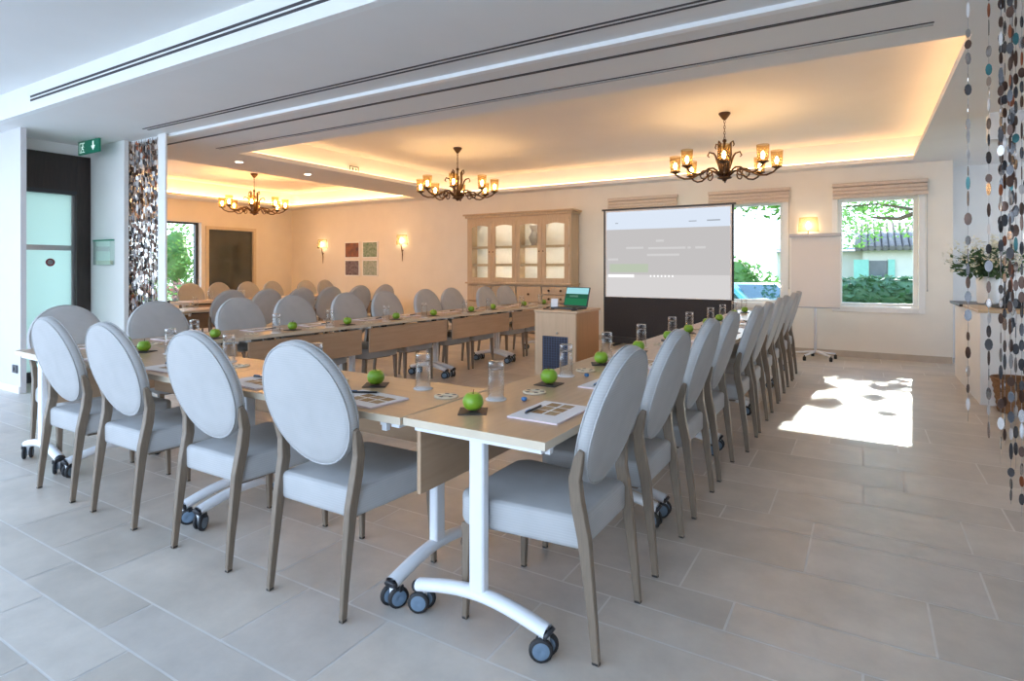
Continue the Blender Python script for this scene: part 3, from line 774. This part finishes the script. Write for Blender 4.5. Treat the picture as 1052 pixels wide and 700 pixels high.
# ------------------------------------------------------------------ chandeliers
def make_chandelier():
    t = empty('chandelier')                         # origin at the coffer ceiling
    MB().lathe([(0, 0), (.065, 0), (.068, -.012), (.045, -.045), (.022, -.075), (.008, -.085), (0, -.085)], 16).build('canopy', M['bronze'], t)
    mb = MB()
    for k in range(7):
        z = -.10 - k * .033; R = Matrix.Rotation(PI / 2 * (k % 2), 4, 'Z')
        ring = [R @ Vector((.009 * math.cos(2 * PI * j / 10), 0, .020 * math.sin(2 * PI * j / 10))) + Vector((0, 0, z)) for j in range(11)]
        mb.tube(ring, .0035, 5, caps=False)
    mb.build('chain', M['bronze'], t)
    mb = MB().tube([(0, 0, -.31), (0, 0, -.76)], .014, 8)
    mb.lathe([(0, -.80), (.02, -.795), (.03, -.775), (.075, -.765), (.085, -.750), (.04, -.735), (.02, -.70), (.012, -.66), (0, -.65)], 14)
    mb.lathe([(0, -.30), (.02, -.31), (.025, -.33), (.012, -.35), (0, -.36)], 10)
    mb.build('hub', M['bronze'], t)
    mb = MB()
    for k in range(8):
        a = 2 * PI * (k + .5) / 8; ca, sa = math.cos(a), math.sin(a)
        rr = .11 if k % 2 else .17; top = -.36 if k % 2 else -.47
        pts = [(r * ca, r * sa, z) for r, z in [(.03, -.75), (.06, -.62), (.05 + rr * .3, -.50), (rr * .72, top), (rr, top + .015), (rr * 1.12, top - .025), (rr * 1.0, top - .045)]]
        mb.tube(pts, [.014, .014, .012, .011, .010, .009, .006], 6)
    mb.build('scroll_sheaf', M['bronze'], t)
    for k in range(8):
        a = 2 * PI * k / 8 + .18; ca, sa = math.cos(a), math.sin(a)
        C = lambda r, z: (r * ca, r * sa, z)
        pts = [C(r, z) for r, z in bez((.03, -.755), (.20, -.52), (.28, -.60), (.36, -.735), 8)[0:0] or [(.03, -.755), (.10, -.69), (.17, -.655), (.24, -.665), (.30, -.71), (.37, -.745), (.45, -.745), (.52, -.715), (.555, -.68)]]
        mb = MB().tube(pts, .011, 8)
        sc = [C(.24 + .055 * (1 - q / 14) * math.cos(2.4 + q * .55) , -.715 + .055 * (1 - q / 14) * math.sin(2.4 + q * .55)) for q in range(12)]
        mb.tube(sc, .008, 6)
        mb.lathe([(0, -.69), (.012, -.685), (.04, -.668), (.062, -.660), (.062, -.655), (.02, -.655), (.016, -.63), (0, -.63)], 12, C(.555, 0))
        arm = mb.build('arm', M['bronze'], t)
        MB().lathe([(.052, -.652), (.058, -.62), (.062, -.55), (.066, -.475)], 18, C(.555, 0)).build('lamp_shade', M['shade'], arm)
        MB().lathe([(.001, -.63), (.012, -.62), (.020, -.59), (.014, -.56), (.001, -.545)], 10, C(.555, 0)).build('bulb', M['bulb'], arm)
    return t
CD = make_chandelier()
for i, (x, y, lb, s) in enumerate(((-1.38, 7.1, 'bronze eight-arm chandelier hanging in front of the projection screen', 1.0), (-5.22, 7.1, 'bronze eight-arm chandelier hanging in front of the tall glazed cabinet', 1.0), (-10.0, 7.05, 'bronze eight-arm chandelier hanging in the dining room beyond', 1.0))):
    o = place(CD, i == 0, (x, y, 3.10), .35 * i, lb, 'chandelier', 'bronze chandeliers')
    if i == 2:
        for ch in o.children_recursive:
            if ch.name.startswith('bulb'):
                ch.data = ch.data.copy(); ch.data.materials[0] = M['bulb2']

# wall sconces
def make_sconce():
    t = empty('wall_sconce')                        # origin on the wall at the shade's middle, facing -Y
    MB().lathe([(.145, -.10), (.125, .12)], 20, (0, -.005, 0), a0=PI, a1=2 * PI).build('lamp_shade', M['sshade'], t)
    MB().lathe([(0, -.07), (.022, -.05), (.028, 0), (.015, .05), (0, .06)], 10, (0, -.06, 0)).build('bulb', M['sbulb'], t)
    mb = MB().tube([(0, -.02, -.30), (0, -.03, -.24), (0, -.06, -.12), (0, -.06, -.06)], [.008, .014, .010, .008], 8)
    mb.lathe([(0, 0), (.028, -.004), (.034, -.016), (.02, -.03), (0, -.03)], 12, (0, 0, -.22), mat4=Matrix.Rotation(PI / 2, 4, 'X'))
    mb.tube([(0, -.024, -.46), (0, -.02, -.29)], [.005, .012], 8)
    mb.build('bracket', M['brass'], t)
    return t
SC = make_sconce()
for i, (x, z, lb) in enumerate(((-11.22, 1.86, 'lit cream wall sconce nearest the corner of the dining room'), (-8.69, 1.90, 'lit cream wall sconce between the pictures and the tall cabinet'), (-.70, 1.93, 'lit cream wall sconce above the flipchart'))):
    place(SC, i == 0, (x, WY - .002, z), 0, lb, 'wall lamp', 'cream wall sconces')
# four framed prints
pr = [mat('print_red_brown', (0.10, 0.05, 0.03), .5, col2=(0.34, 0.12, 0.03), vscale=9), mat('print_green', (0.10, 0.20, 0.09), .5, col2=(0.36, 0.42, 0.32), vscale=22),
      mat('print_violet', (0.08, 0.05, 0.05), .5, col2=(0.26, 0.20, 0.20), vscale=22), mat('print_pale_green', (0.20, 0.28, 0.19), .5, col2=(0.44, 0.46, 0.40), vscale=26)]
PL = ['dark red brown', 'deep green leafy', 'dark violet grey', 'pale green leafy']
for i in range(4):
    x = -10.24 + .575 * (i % 2); z = 1.71 - .42 * (i // 2)
    t = empty('framed_print', (x, WY - .001, z))
    MB().box(-.245, .245, -.022, 0, -.19, .19).build('frame', M['fascia'], t, bevel=.003)
    MB().box(-.215, .215, -.0245, -.0225, -.165, .165).build('picture', pr[i], t)
    tag(t, PL[i] + ' picture in a white frame, one of four between the sconces', 'picture', 'four framed prints')

# ------------------------------------------------------------------ tall glazed cabinet
CB = empty('display_cabinet', (-5.58, 9.45, 0)); cw = 1.13
mb = MB()
mb.box(-cw, -cw + .04, 0, .33, 0, 2.28).box(cw - .04, cw, 0, .33, 0, 2.28).box(-cw + .04, cw - .04, 0, .33, 0, .08).box(-cw + .04, cw - .04, 0, .33, .96, 1.0).box(-cw + .04, cw - .04, 0, .33, 2.20, 2.28)
mb.box(-.02, .02, 0, .33, 1.0, 2.20)
mb.build('carcass', M['oak'], CB, bevel=.004)
MB().box(-cw + .04, cw - .04, .29, .32, .08, 2.2).build('back_panel', M['oakin'], CB)
MB().prism([(-cw - .06, -.08), (cw + .06, -.08), (cw + .06, .34), (-cw - .06, .34)], 2.31, 2.345).prism([(-cw - .03, -.04), (cw + .03, -.04), (cw + .03, .34), (-cw - .03, .34)], 2.265, 2.31).build('cornice', M['oak'], CB, bevel=.01)
MB().box(-cw - .03, cw + .03, -.04, .33, .985, 1.015).build('waist_moulding', M['oak'], CB, bevel=.006)
cab_fill = emat('cabinet_fill_glow', (1.0, .92, .80), 22.0)
for z in (2.19, 1.686, 1.346): MB().box(-cw + .20, cw - .20, .048, .060, z - .006, z).build('cabinet_fill_light', cab_fill, CB)  # hidden glowing strips added to brighten the cabinet's inside
for z in (1.36, 1.70):
    MB().box(-cw + .04, cw - .04, .03, .28, z - .012, z + .012).box(-cw + .04, cw - .04, .03, .038, z - .035, z - .012).build('shelf', M['oak'], CB)  # front lip added to hide the glowing strips
dw = (2 * cw - .08) / 4
for k in range(4):
    x0 = -cw + .04 + dw * k; x1 = x0 + dw; z0, z1 = 1.02, 2.20; f = .085
    mb = MB().box(x0 + .004, x0 + f, -.025, 0, z0, z1).box(x1 - f, x1 - .004, -.025, 0, z0, z1).box(x0 + f, x1 - f, -.025, 0, z0, z0 + f)
    # arched top rail
    n = 10
    for q in range(n):
        u0, u1 = q / n, (q + 1) / n; xa, xb = x0 + f + (x1 - x0 - 2 * f) * u0, x0 + f + (x1 - x0 - 2 * f) * u1
        zz = z1 - f - .03 + .03 * math.sin(PI * (u0 + u1) / 2)
        mb.box(xa, xb, -.025, 0, zz, z1)
    d = mb.build('door', M['oak'], CB)
    MB().box(x0 + f, x1 - f, -.014, -.010, z0 + f, z1 - .06).build('door_pane', M['glass'], d)
    hx = x1 - .04 if k % 2 == 0 else x0 + .04
    MB().tube([(hx, -.025, 1.6), (hx, -.045, 1.6)], [.006, .012], 8).build('knob', M['bronze'], d)
zs = [(.72, .95)]
for k in range(4):
    x0 = -cw + .04 + dw * k
    rows = [(.66, .95)] if k < 3 else [(.66, .80), (.81, .95)]
    for (a, b) in rows:
        d = MB().box(x0 + .012, x0 + dw - .012, -.022, 0, a, b).build('drawer', M['oak'], CB, bevel=.006)
        for hx in ([x0 + dw / 2] if k < 3 else [x0 + dw * .28, x0 + dw * .72]):
            MB().lathe([(0, 0), (.006, 0), (.006, .012), (.022, .016), (.02, .026), (0, .03)], 10, (hx, -.022, (a + b) / 2), mat4=Matrix.Rotation(PI / 2, 4, 'X')).build('knob', M['bronze'], d)
    d = MB().box(x0 + .012, x0 + dw - .012, -.022, 0, .10, .64).build('door', M['oak'], CB, bevel=.006)
    MB().box(x0 + .10, x0 + dw - .10, -.030, -.022, .19, .55).build('door_panel', M['oak'], d, bevel=.006)
tag(CB, 'tall limed oak cabinet with four glazed doors standing against the far wall', 'cabinet')
u = MB().lathe([(.001, 0), (.06, 0), (.05, .03), (.09, .10), (.10, .16), (.055, .24), (.05, .28), (.09, .36), (.085, .40), (.001, .40)], 16).build('curvy_vase', mat('grey_ceramic', (.40, .36, .33), .5, var=.1, vscale=15), loc=(-5.58 + dw * .5 + .02, 9.60, 1.712))
tag(u, 'curvy grey vase behind the third glazed door of the oak cabinet', 'vase')

# ------------------------------------------------------------------ projection screen
PS = empty('projection_screen', (-2.75, 9.40, 0)); w = 1.03
MB().box(-w - .05, w + .05, -.06, .06, .03, .13).build('housing', M['blackm'], PS, bevel=.01)
mb = MB().box(-w - .03, -w + .0, -.005, .012, .13, 2.27).box(w, w + .03, -.005, .012, .13, 2.27); mb.box(-w, w, -.003, .010, .13, .80)
mb.build('black_border', M['black'], PS)
MB().box(-w - .06, w + .06, -.02, .02, 2.265, 2.295).build('top_bar', M['blackm'], PS, bevel=.005)
for s in (-1, 1):
    MB().box(s * .8 - .03, s * .8 + .03, -.25, .25, 0, .03).build('foot', M['blackm'], PS, bevel=.006)
MB().tube([(0, .05, .1), (0, .06, 2.27)], .014, 8).build('support_pole', M['blackm'], PS)
sf = MB().box(-w, w, -.004, .010, .80, 2.265).build('screen_surface', M['paper'], PS)
e_head = emat('slide_header', (.72, .80, .92), 0.736); e_body = emat('slide_body', (.62, .60, .60), 0.656); e_foot = emat('slide_footer', (.70, .68, .68), 0.704)
e_txt = emat('slide_text', (.68, .67, .67), 0.704); e_grn = emat('slide_green', (.56, .63, .50), 0.656); e_wht = emat('slide_white', (1, 1, 1), 0.784); e_gry = emat('slide_grey_text', (.42, .46, .52), 0.640)
mb = MB()
def q(x0, x1, z0, z1, mi, dy=0.0): mb.add([(x0, -.0046 - dy, z0), (x1, -.0046 - dy, z0), (x1, -.0046 - dy, z1), (x0, -.0046 - dy, z1)], [(0, 1, 2, 3)], mi)
q(-w + .02, w - .02, 1.94, 2.24, 0); q(-w + .02, w - .02, 1.18, 1.94, 1); q(-w + .02, w - .02, .81, 1.18, 2)
q(-.95, -.28, 1.22, 1.36, 4, .0004)
q(-.98, -.52, 1.135, 1.185, 5, .0006)
for k in range(7): q(-.25 + k * .06, -.225 + k * .06, 1.145, 1.175, 5, .0006)
for (x0, x1, z) in ((-.66, -.36, 1.61), (-.28, .33, 1.60), (.36, .41, 1.60), (.48, .64, 1.60), (-.30, .23, 1.49), (-.98, -.80, 1.42), (-.15, -.02, 1.72)):
    q(x0, x1, z, z + .035, 3, .0006)
q(-.85, -.80, 2.04, 2.055, 6, .0006); q(.38, .50, 2.03, 2.045, 6, .0006); q(.66, .86, 2.03, 2.05, 6, .0006)
mb.build('projected_slide', [e_head, e_body, e_foot, e_txt, e_grn, e_wht, e_gry], sf)
tag(PS, 'black framed floor projection screen showing a pale slide', 'projection screen')

# ------------------------------------------------------------------ flipchart
FC = empty('flipchart', (-.58, 9.30, 0))
R = Matrix.Rotation(-.06, 4, 'X')
MB().cbox((0, 0, 1.25), (.64, .03, 1.02), R).build('board', M['winw'], FC, bevel=.004)
MB().cbox((0, -.021, 1.24), (.61, .006, .98), R).build('paper_pad', M['board'], FC)
MB().cbox((0, -.06, 1.755), (.65, .04, .045), R).build('clamp', M['grey'], FC, bevel=.004)
MB().cbox((0, -.005, .735), (.62, .06, .02), R).build('pen_tray', M['grey'], FC)
MB().tube([(0, .04, .09), (0, .04, 1.3)], .018, 10).build('pole', M['whitem'], FC)
for k in range(5):
    a = 2 * PI * k / 5 + .5; ca, sa = math.cos(a) * .28, math.sin(a) * .28
    lg = MB().tube([(0, .04, .11), (ca * .6, .04 + sa * .6, .085), (ca, .04 + sa, .075)], [.018, .014, .012], 8).build('leg', M['whitem'], FC)
    MB().lathe([(0, -.02), (.025, -.02), (.03, -.012), (.03, .012), (.025, .02), (0, .02)], 12, (ca, .04 + sa, .03), mat4=Matrix.Rotation(PI / 2, 4, 'Y')).tube([(ca, .04 + sa, .03), (ca, .04 + sa, .078)], .008, 6).build('caster', M['rubber'], lg)
tag(FC, 'white flipchart easel on a star base between the two far windows', 'flipchart')

# ------------------------------------------------------------------ roman blinds
for i, (x0, x1, lb) in enumerate(((-3.87, -2.64, 'folded linen blind above the screen, left of its centre'), (-2.15, -.946, 'folded linen blind above the window partly behind the screen'), (-.387, .761, 'folded linen blind over the window beside the flipchart'))):
    o = empty('roman_blind', ((x0 + x1) / 2, WY - .022, 0)); w = (x1 - x0) / 2
    hb = (2.44 if i == 0 else 2.42)
    MB().box(-w, w, -.06, .0, 2.47, 2.52).build('headrail', M['linen'], o, bevel=.006)
    mb = MB()
    for k in range(3):
        z = 2.47 - k * .055; y = -.055 - .012 * k
        prof = [(y + .03, z), (y, z - .015), (y - .006, z - .05), (y + .012, z - .068), (y + .03, z - .06)]
        M4 = Matrix(((0, 0, 1, 0), (1, 0, 0, 0), (0, 1, 0, 0), (0, 0, 0, 1)))
        mb.prism(prof, -w + .01, w - .01, mat4=M4)
    mb.build('folded_fabric', M['linen'], o)
    if i > 0:
        MB().tube([(w - .01, -.05, 2.47), (w - .01, -.045, 1.0)], .004, 5).lathe([(0, 0), (.008, .006), (.007, .03), (0, .035)], 8, (w - .01, -.045, .97)).build('pull_cord', M['grey'], o)
    tag(o, lb, 'blind', 'linen blinds on the far windows')

# ------------------------------------------------------------------ podium with laptop
PD = empty('media_cabinet', (-2.10, 4.57, 0))           # origin: its front right corner
bw, bd, bh = .40, .49, .925
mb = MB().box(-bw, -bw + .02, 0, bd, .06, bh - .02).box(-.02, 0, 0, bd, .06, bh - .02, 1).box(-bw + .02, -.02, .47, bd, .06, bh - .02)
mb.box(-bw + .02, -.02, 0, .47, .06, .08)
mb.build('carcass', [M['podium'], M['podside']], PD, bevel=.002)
MB().box(-bw - .012, .014, -.012, bd + .01, bh - .02, bh).build('cabinet_top', M['podium'], PD, bevel=.003)
gx0, gx1, gz0, gz1 = -.325, -.075, .30, .70
mb = MB().box(-bw + .002, gx0, -.016, -.001, .08, bh - .022).box(gx1, -.002, -.016, -.001, .08, bh - .022).box(gx0, gx1, -.016, -.001, gz1, bh - .022).box(gx0, gx1, -.016, -.001, .08, gz0)
dr = mb.build('door', M['podium'], PD)
MB().box(gx0, gx1, -.006, -.003, gz0, gz1).build('grille_backing', M['black'], dr)
mb = MB()
for k in range(10): x = gx0 + (k + .5) * (gx1 - gx0) / 10; mb.box(x - .0025, x + .0025, -.014, -.007, gz0, gz1)
for k in range(18): z = gz0 + (k + .5) * (gz1 - gz0) / 18; mb.box(gx0, gx1, -.013, -.008, z - .0025, z + .0025)
mb.build('grille', mat('blue_black_grille', (.10, .115, .19), .4, .3, var=.1, vscale=20), dr)
MB().lathe([(0, 0), (.008, 0), (.01, .015), (0, .018)], 8, (-.175, -.016, .73), mat4=Matrix.Rotation(PI / 2, 4, 'X')).build('knob', M['steel'], dr)
for (x, y) in ((-bw + .04, .05), (-.04, .05), (-bw + .04, bd - .05), (-.04, bd - .05)):
    MB().lathe([(0, -.015), (.026, -.015), (.03, -.008), (.03, .008), (.026, .015), (0, .015)], 12, (x, y, .03), mat4=Matrix.Rotation(PI / 2, 4, 'Y')).tube([(x, y, .03), (x, y, .062)], .008, 6).build('caster', M['rubber'], PD)
tag(PD, 'beech media cabinet with a dark grille door standing inside the U', 'cabinet')
LP = empty('laptop', (-2.285, 4.80, bh + .001), -.18); LP.scale = (.88, .88, .88)
MB().box(-.15, .15, -.11, .11, 0, .018).build('keyboard_base', M['dark'], LP, bevel=.004)
R = Matrix.Rotation(-.30, 4, 'X'); c0 = Vector((0, .115, .018))
def RP(x, y, z): return R @ Vector((x, y, z)) + c0
mb = MB().cbox(RP(0, 0, .105), (.30, .010, .205), R)
sc = mb.build('lid', M['dark'], LP, bevel=.002)
mb = MB()
def lq(x0, x1, z0, z1, mi): mb.add([RP(x0, -.0062, z0), RP(x1, -.0062, z0), RP(x1, -.0062, z1), RP(x0, -.0062, z1)], [(0, 1, 2, 3)], mi)
lq(-.14, .14, .135, .20, 0); lq(-.14, .14, .085, .135, 1); lq(-.14, .14, .012, .085, 2); lq(-.09, .02, .10, .12, 3)
mb.build('display', [emat('display_blue', (.33, .66, .72), .8), emat('display_dark_green', (.02, .10, .06), .8), emat('display_green', (.03, .22, .10), .6), emat('display_mid', (.10, .22, .16), .8)], sc)
tag(LP, 'open laptop with a blue and green display on the media cabinet', 'laptop')
o = MB().box(-.032, .032, -.004, .004, 0, .085).build('folded_card', M['paper'], loc=(-2.462, 4.86, bh + .001)); o.rotation_euler = (-.2, 0, .2)
tag(o, 'small white folded card standing beside the laptop', 'card')
o = MB().lathe([(.001, 0), (.024, .002), (.03, .012), (.022, .026), (.001, .032)], 14).build('computer_mouse', M['dark'], loc=(-2.14, 4.605, bh + .001)); o.scale = (.9, 1.5, 1)
tag(o, 'dark computer mouse in front of the laptop', 'mouse')
o = MB().tube(bez((-2.47, 4.76, bh + .004), (-2.50, 4.62, bh + .004), (-2.42, 4.57, bh + .004), (-2.36, 4.66, bh + .004), 10), .003, 5).build('laptop_cable', M['rubber'])
tag(o, 'thin black cable lying left of the laptop', 'cable')

# ------------------------------------------------------------------ counter, flowers, phone, basket
CT = empty('white_counter', (.95, 7.02, 0))
MB().box(0, 2.2, 0, 1.75, 0, .872).build('counter_body', M['wallw'], CT, bevel=.003)
MB().box(-.02, 2.2, -.03, .95, .872, .90).build('counter_top', M['lightwood'], CT, bevel=.003)
MB().box(-.05, .45, .951, 1.78, .872, .90).build('dark_shelf', M['darkw'], CT, bevel=.003)
tag(CT, 'white counter with a light wooden top at the far end of the aisle', 'counter')
FV = empty('flower_vase', (1.17, 8.15, .901))
MB().lathe([(.001, 0), (.085, 0), (.095, .02), (.10, .20), (.105, .30), (.098, .30), (.09, .05), (.001, .04)], 20).build('vase_body', M['fascia'], FV)
mb = MB(); fl = MB()
r2 = random.Random(3)
for k in range(70):
    a = r2.uniform(0, 2 * PI); r = r2.uniform(.05, .40); hgt = r2.uniform(.42, .68) - r * .25
    p = (r * math.cos(a), r * math.sin(a), hgt)
    mb.tube([(r2.uniform(-.05, .05), r2.uniform(-.05, .05), .28), (p[0] * .5, p[1] * .5, .28 + (hgt - .28) * .7), p], .0025, 4)
    for j in range(9):
        t = r2.uniform(.45, .95); leaves(mb, (p[0] * t, p[1] * t, .28 + (hgt - .28) * t - .02), (.05, .05, .03), 1, .085, 0, 0, r2)
    for j in range(5): leaves(fl, (p[0], p[1], p[2] + .03 * j - .02), (.03, .03, .02), 2, .046, 0, 0, r2)
mb.build('stems_and_leaves', M['leafd'], FV); fl.build('blossoms', M['bloom'], FV)
tag(FV, 'white vase of leafy stems with small white blossoms on the counter', 'flowers')
PH = empty('desk_phone', (1.22, 7.45, .901), .3)
R = Matrix.Rotation(.5, 4, 'X')
MB().prism([(-.1, 0), (.1, 0), (.1, .09), (-.1, .02)], -.08, .08, mat4=Matrix(((1, 0, 0, 0), (0, 0, 1, 0), (0, 1, 0, 0), (0, 0, 0, 1)))).build('phone_base', M['dark'], PH, bevel=.004)
MB().cbox((-.02, -.02, .10), (.05, .035, .20), Matrix.Rotation(.45, 4, 'Y')).build('handset', M['dark'], PH, bevel=.012)
tag(PH, 'dark desk phone on the counter beside the flowers', 'phone')
BK = empty('wicker_basket', (1.18, 6.80, 0))
prof = []
for k in range(13): 
    z = .30 * k / 12; prof.append((.135 + .045 * (z / .30) + (.004 if k % 2 else -.004), z))
MB().lathe([(.001, .002)] + prof + [(.172, .30), (.13, .02), (.001, .02)], 28).build('basket_body', M['wicker'], BK)
rim = [(.181 * math.cos(2 * PI * j / 28), .181 * math.sin(2 * PI * j / 28), .302) for j in range(29)]
MB().tube(rim, .011, 8, caps=False).build('rim', M['wicker'], BK)
tag(BK, 'brown wicker basket on the floor in front of the white counter', 'basket')

# ------------------------------------------------------------------ bead curtains (strings of thin oval discs)
beadm = [mat('disc_brown', (.10, .055, .04), .3, .4, var=.3, vscale=20), mat('disc_slate', (.12, .12, .13), .25, .6, var=.3, vscale=20), mat('disc_silver', (.55, .53, .52), .2, .9, var=.1, vscale=20),
         mat('disc_pearl', (.72, .68, .66), .3, .1, var=.2, vscale=25), mat('disc_rust', (.28, .08, .03), .35, .3, var=.3, vscale=20), mat('disc_teal', (.06, .22, .24), .3, .3, var=.3, vscale=20)]
def beads(name, strings, seed, label, size, gap, weights):
    rg = random.Random(seed); mb = MB(); P = []
    for i, wgt in enumerate(weights): P += [i] * wgt
    for (x, y, z0, z1) in strings:
        mb.tube([(x, y, z0), (x, y, z1)], .0012, 4, 6)
        z = z1 - rg.uniform(0, gap)
        while z > z0 + size * .5:
            a = rg.uniform(-.9, .9) + rg.choice((0, PI / 2)); rw, rh = size * rg.uniform(.21, .32), size * rg.uniform(.42, .62)
            if rg.random() < .3: rh *= 1.3; rw *= .6
            ca, sa = math.cos(a), math.sin(a); mi = rg.choice(P); n = 10; th = .0015
            ring = [(math.cos(2 * PI * j / n) * rw, math.sin(2 * PI * j / n) * rh) for j in range(n)]
            vs = [(x + u * ca - th * sa * s, y + u * sa + th * ca * s, z + v) for s in (-1, 1) for u, v in ring]
            mb.add(vs, [tuple(range(n))[::-1], tuple(range(n, 2 * n))] + [(j, (j + 1) % n, n + (j + 1) % n, n + j) for j in range(n)], mi)
            z -= rh * 2 + rg.uniform(.0, gap)
    o = mb.build(name, beadm + [M['grey']])
    return tag(o, label, 'bead curtain', kind='stuff')
r5 = random.Random(5)
L = [(-7.43 + .0160 * k + r5.uniform(-.006, .006), 3.530 + .022 * (k % 3 - 1), r5.uniform(.05, .2), CZ - .03) for k in range(51)]
beads('bead_curtain', L, 11, 'dense curtain of shiny oval discs gathered beside the white post', .055, .008, (5, 6, 5, 4, 1, 0))
Rr = [(.433, 3.535, .56, CZ - .03), (.511, 3.535, .50, CZ - .03), (.581, 3.49, .9, CZ - .03), (.603, 3.57, 1.0, CZ - .03), (.641, 3.49, .7, CZ - .03), (.563, 3.57, 1.3, CZ - .03), (.553, 3.52, .38, CZ - .03), (.572, 3.55, .46, CZ - .03), (.590, 3.52, .20, CZ - .03), (.612, 3.55, .36, CZ - .03), (.628, 3.52, .15, CZ - .03), (.652, 3.55, .42, CZ - .03), (.675, 3.52, .22, CZ - .03), (.70, 3.55, .3, CZ - .03), (.73, 3.53, .2, CZ - .03)]
beads('bead_curtain', Rr, 12, 'loose hanging strings of shiny oval discs at the edge of the aisle', .050, .045, (8, 8, 4, 2, 1, 1))

# ------------------------------------------------------------------ signs, spots, socket, holder
EX = empty('exit_sign', (-7.50, 3.2, 2.59))
MB().box(-.24, .24, -.012, .012, 0, .15).build('sign_panel', M['exitg'], EX, bevel=.003)
mb = MB(); y = -.0128
def eq(pts): mb.add([(px, y, pz) for px, pz in pts], [tuple(range(len(pts)))])
eq([(.10, .03), (.13, .03), (.13, .075), (.17, .075), (.115, .125), (.06, .075), (.10, .075)][::1])
mb.v = mb.v[:-7]; mb.f = []; mb.m = []; mb.sm = []
eq([(.115, .025), (.165, .08), (.13, .08), (.13, .13), (.10, .13), (.10, .08), (.065, .08)])          # arrow pointing down
eq([(-.20, .02), (-.08, .02), (-.08, .028), (-.20, .028)]); eq([(-.20, .028), (-.192, .028), (-.192, .13), (-.20, .13)]); eq([(-.20, .13), (-.08, .13), (-.08, .122), (-.20, .122)])
eq([(-.125 + .012 * math.cos(k * .7854), .108 + .012 * math.sin(k * .7854)) for k in range(8)])         # running figure
eq([(-.15, .06), (-.13, .055), (-.115, .092), (-.135, .095)]); eq([(-.15, .06), (-.175, .035), (-.168, .03), (-.14, .055)]); eq([(-.14, .06), (-.115, .05), (-.12, .03), (-.112, .03), (-.103, .055), (-.13, .07)])
eq([(-.12, .09), (-.095, .075), (-.092, .081), (-.115, .095)]); eq([(-.135, .092), (-.16, .085), (-.165, .072), (-.158, .07), (-.153, .08), (-.135, .085)])
mb.build('pictogram', M['exitw'], EX)
for s in (-1, 1): MB().tube([(s * .15, 0, .15), (s * .15, 0, .16)], .006, 6).build('hanger', M['grey'], EX)
tag(EX, 'green emergency exit sign with running figure hanging near the glass door', 'exit sign')
E2 = empty('exit_sign', (-7.005, 6.72, 2.82), PI / 2)
MB().box(-.11, .11, -.015, 0, 0, .11).build('sign_panel', M['exitp'], E2)
mb = MB(); y = -.0158
eq([(-.10, .006), (.10, .006), (.10, .020), (-.10, .020)]); eq([(-.10, .09), (.10, .09), (.10, .104), (-.10, .104)]); eq([(-.10, .020), (-.084, .020), (-.084, .09), (-.10, .09)]); eq([(.084, .020), (.10, .020), (.10, .09), (.084, .09)])
eq([(-.03, .02), (-.02, .02), (-.01, .06), (-.03, .09), (-.045, .06)]); eq([(.03, .03), (.06, .055), (.03, .08)])
mb.build('pictogram', M['slate'], E2)
tag(E2, 'small pale exit sign on the lit edge of the ceiling recess', 'exit sign')
for i, (x, y, lb) in enumerate(((-7.35, 4.95, 'round recessed spotlight in the beam nearer the white post'), (-7.40, 6.15, 'round recessed spotlight in the beam farther from the white post'))):
    o = empty('recessed_spotlight', (x, y, CZ))
    MB().lathe([(.045, -.001), (.06, -.006), (.062, 0)], 16).build('trim_ring', M['trackw'], o)
    MB().lathe([(.001, -.002), (.045, -.002)], 16).build('lens', M['spot'], o)
    tag(o, lb, 'spotlight', 'spotlights in the beam')
SK = empty('wall_socket', (-7.56, 2.549, .245))
MB().box(-.06, .06, -.010, 0, -.042, .042).build('plate', M['dark'], SK, bevel=.004)
MB().lathe([(.001, 0), (.02, 0), (.02, .003), (.001, .003)], 14, (-.024, -.010, 0), mat4=Matrix.Rotation(PI / 2, 4, 'X')).build('outlet', M['slate'], SK)
tag(SK, 'dark wall socket low on the white pier', 'socket')
BH = empty('leaflet_holder', (-7.61, 3.419, 1.33))
MB().box(-.20, .20, -.05, -.046, 0, .28).box(-.20, .20, -.046, 0, 0, .004).box(-.20, -.196, -.046, 0, .004, .28).box(.196, .20, -.046, 0, .004, .28).build('clear_box', M['acrylic'], BH)
MB().box(-.20, .20, -.052, -.002, .28, .295).build('green_rim', M['exitg'], BH)
MB().box(-.185, .185, -.03, -.01, .006, .05).build('leaflets', M['cream'], BH)
tag(BH, 'clear wall holder with a few leaflets beside the glass door', 'leaflet holder')
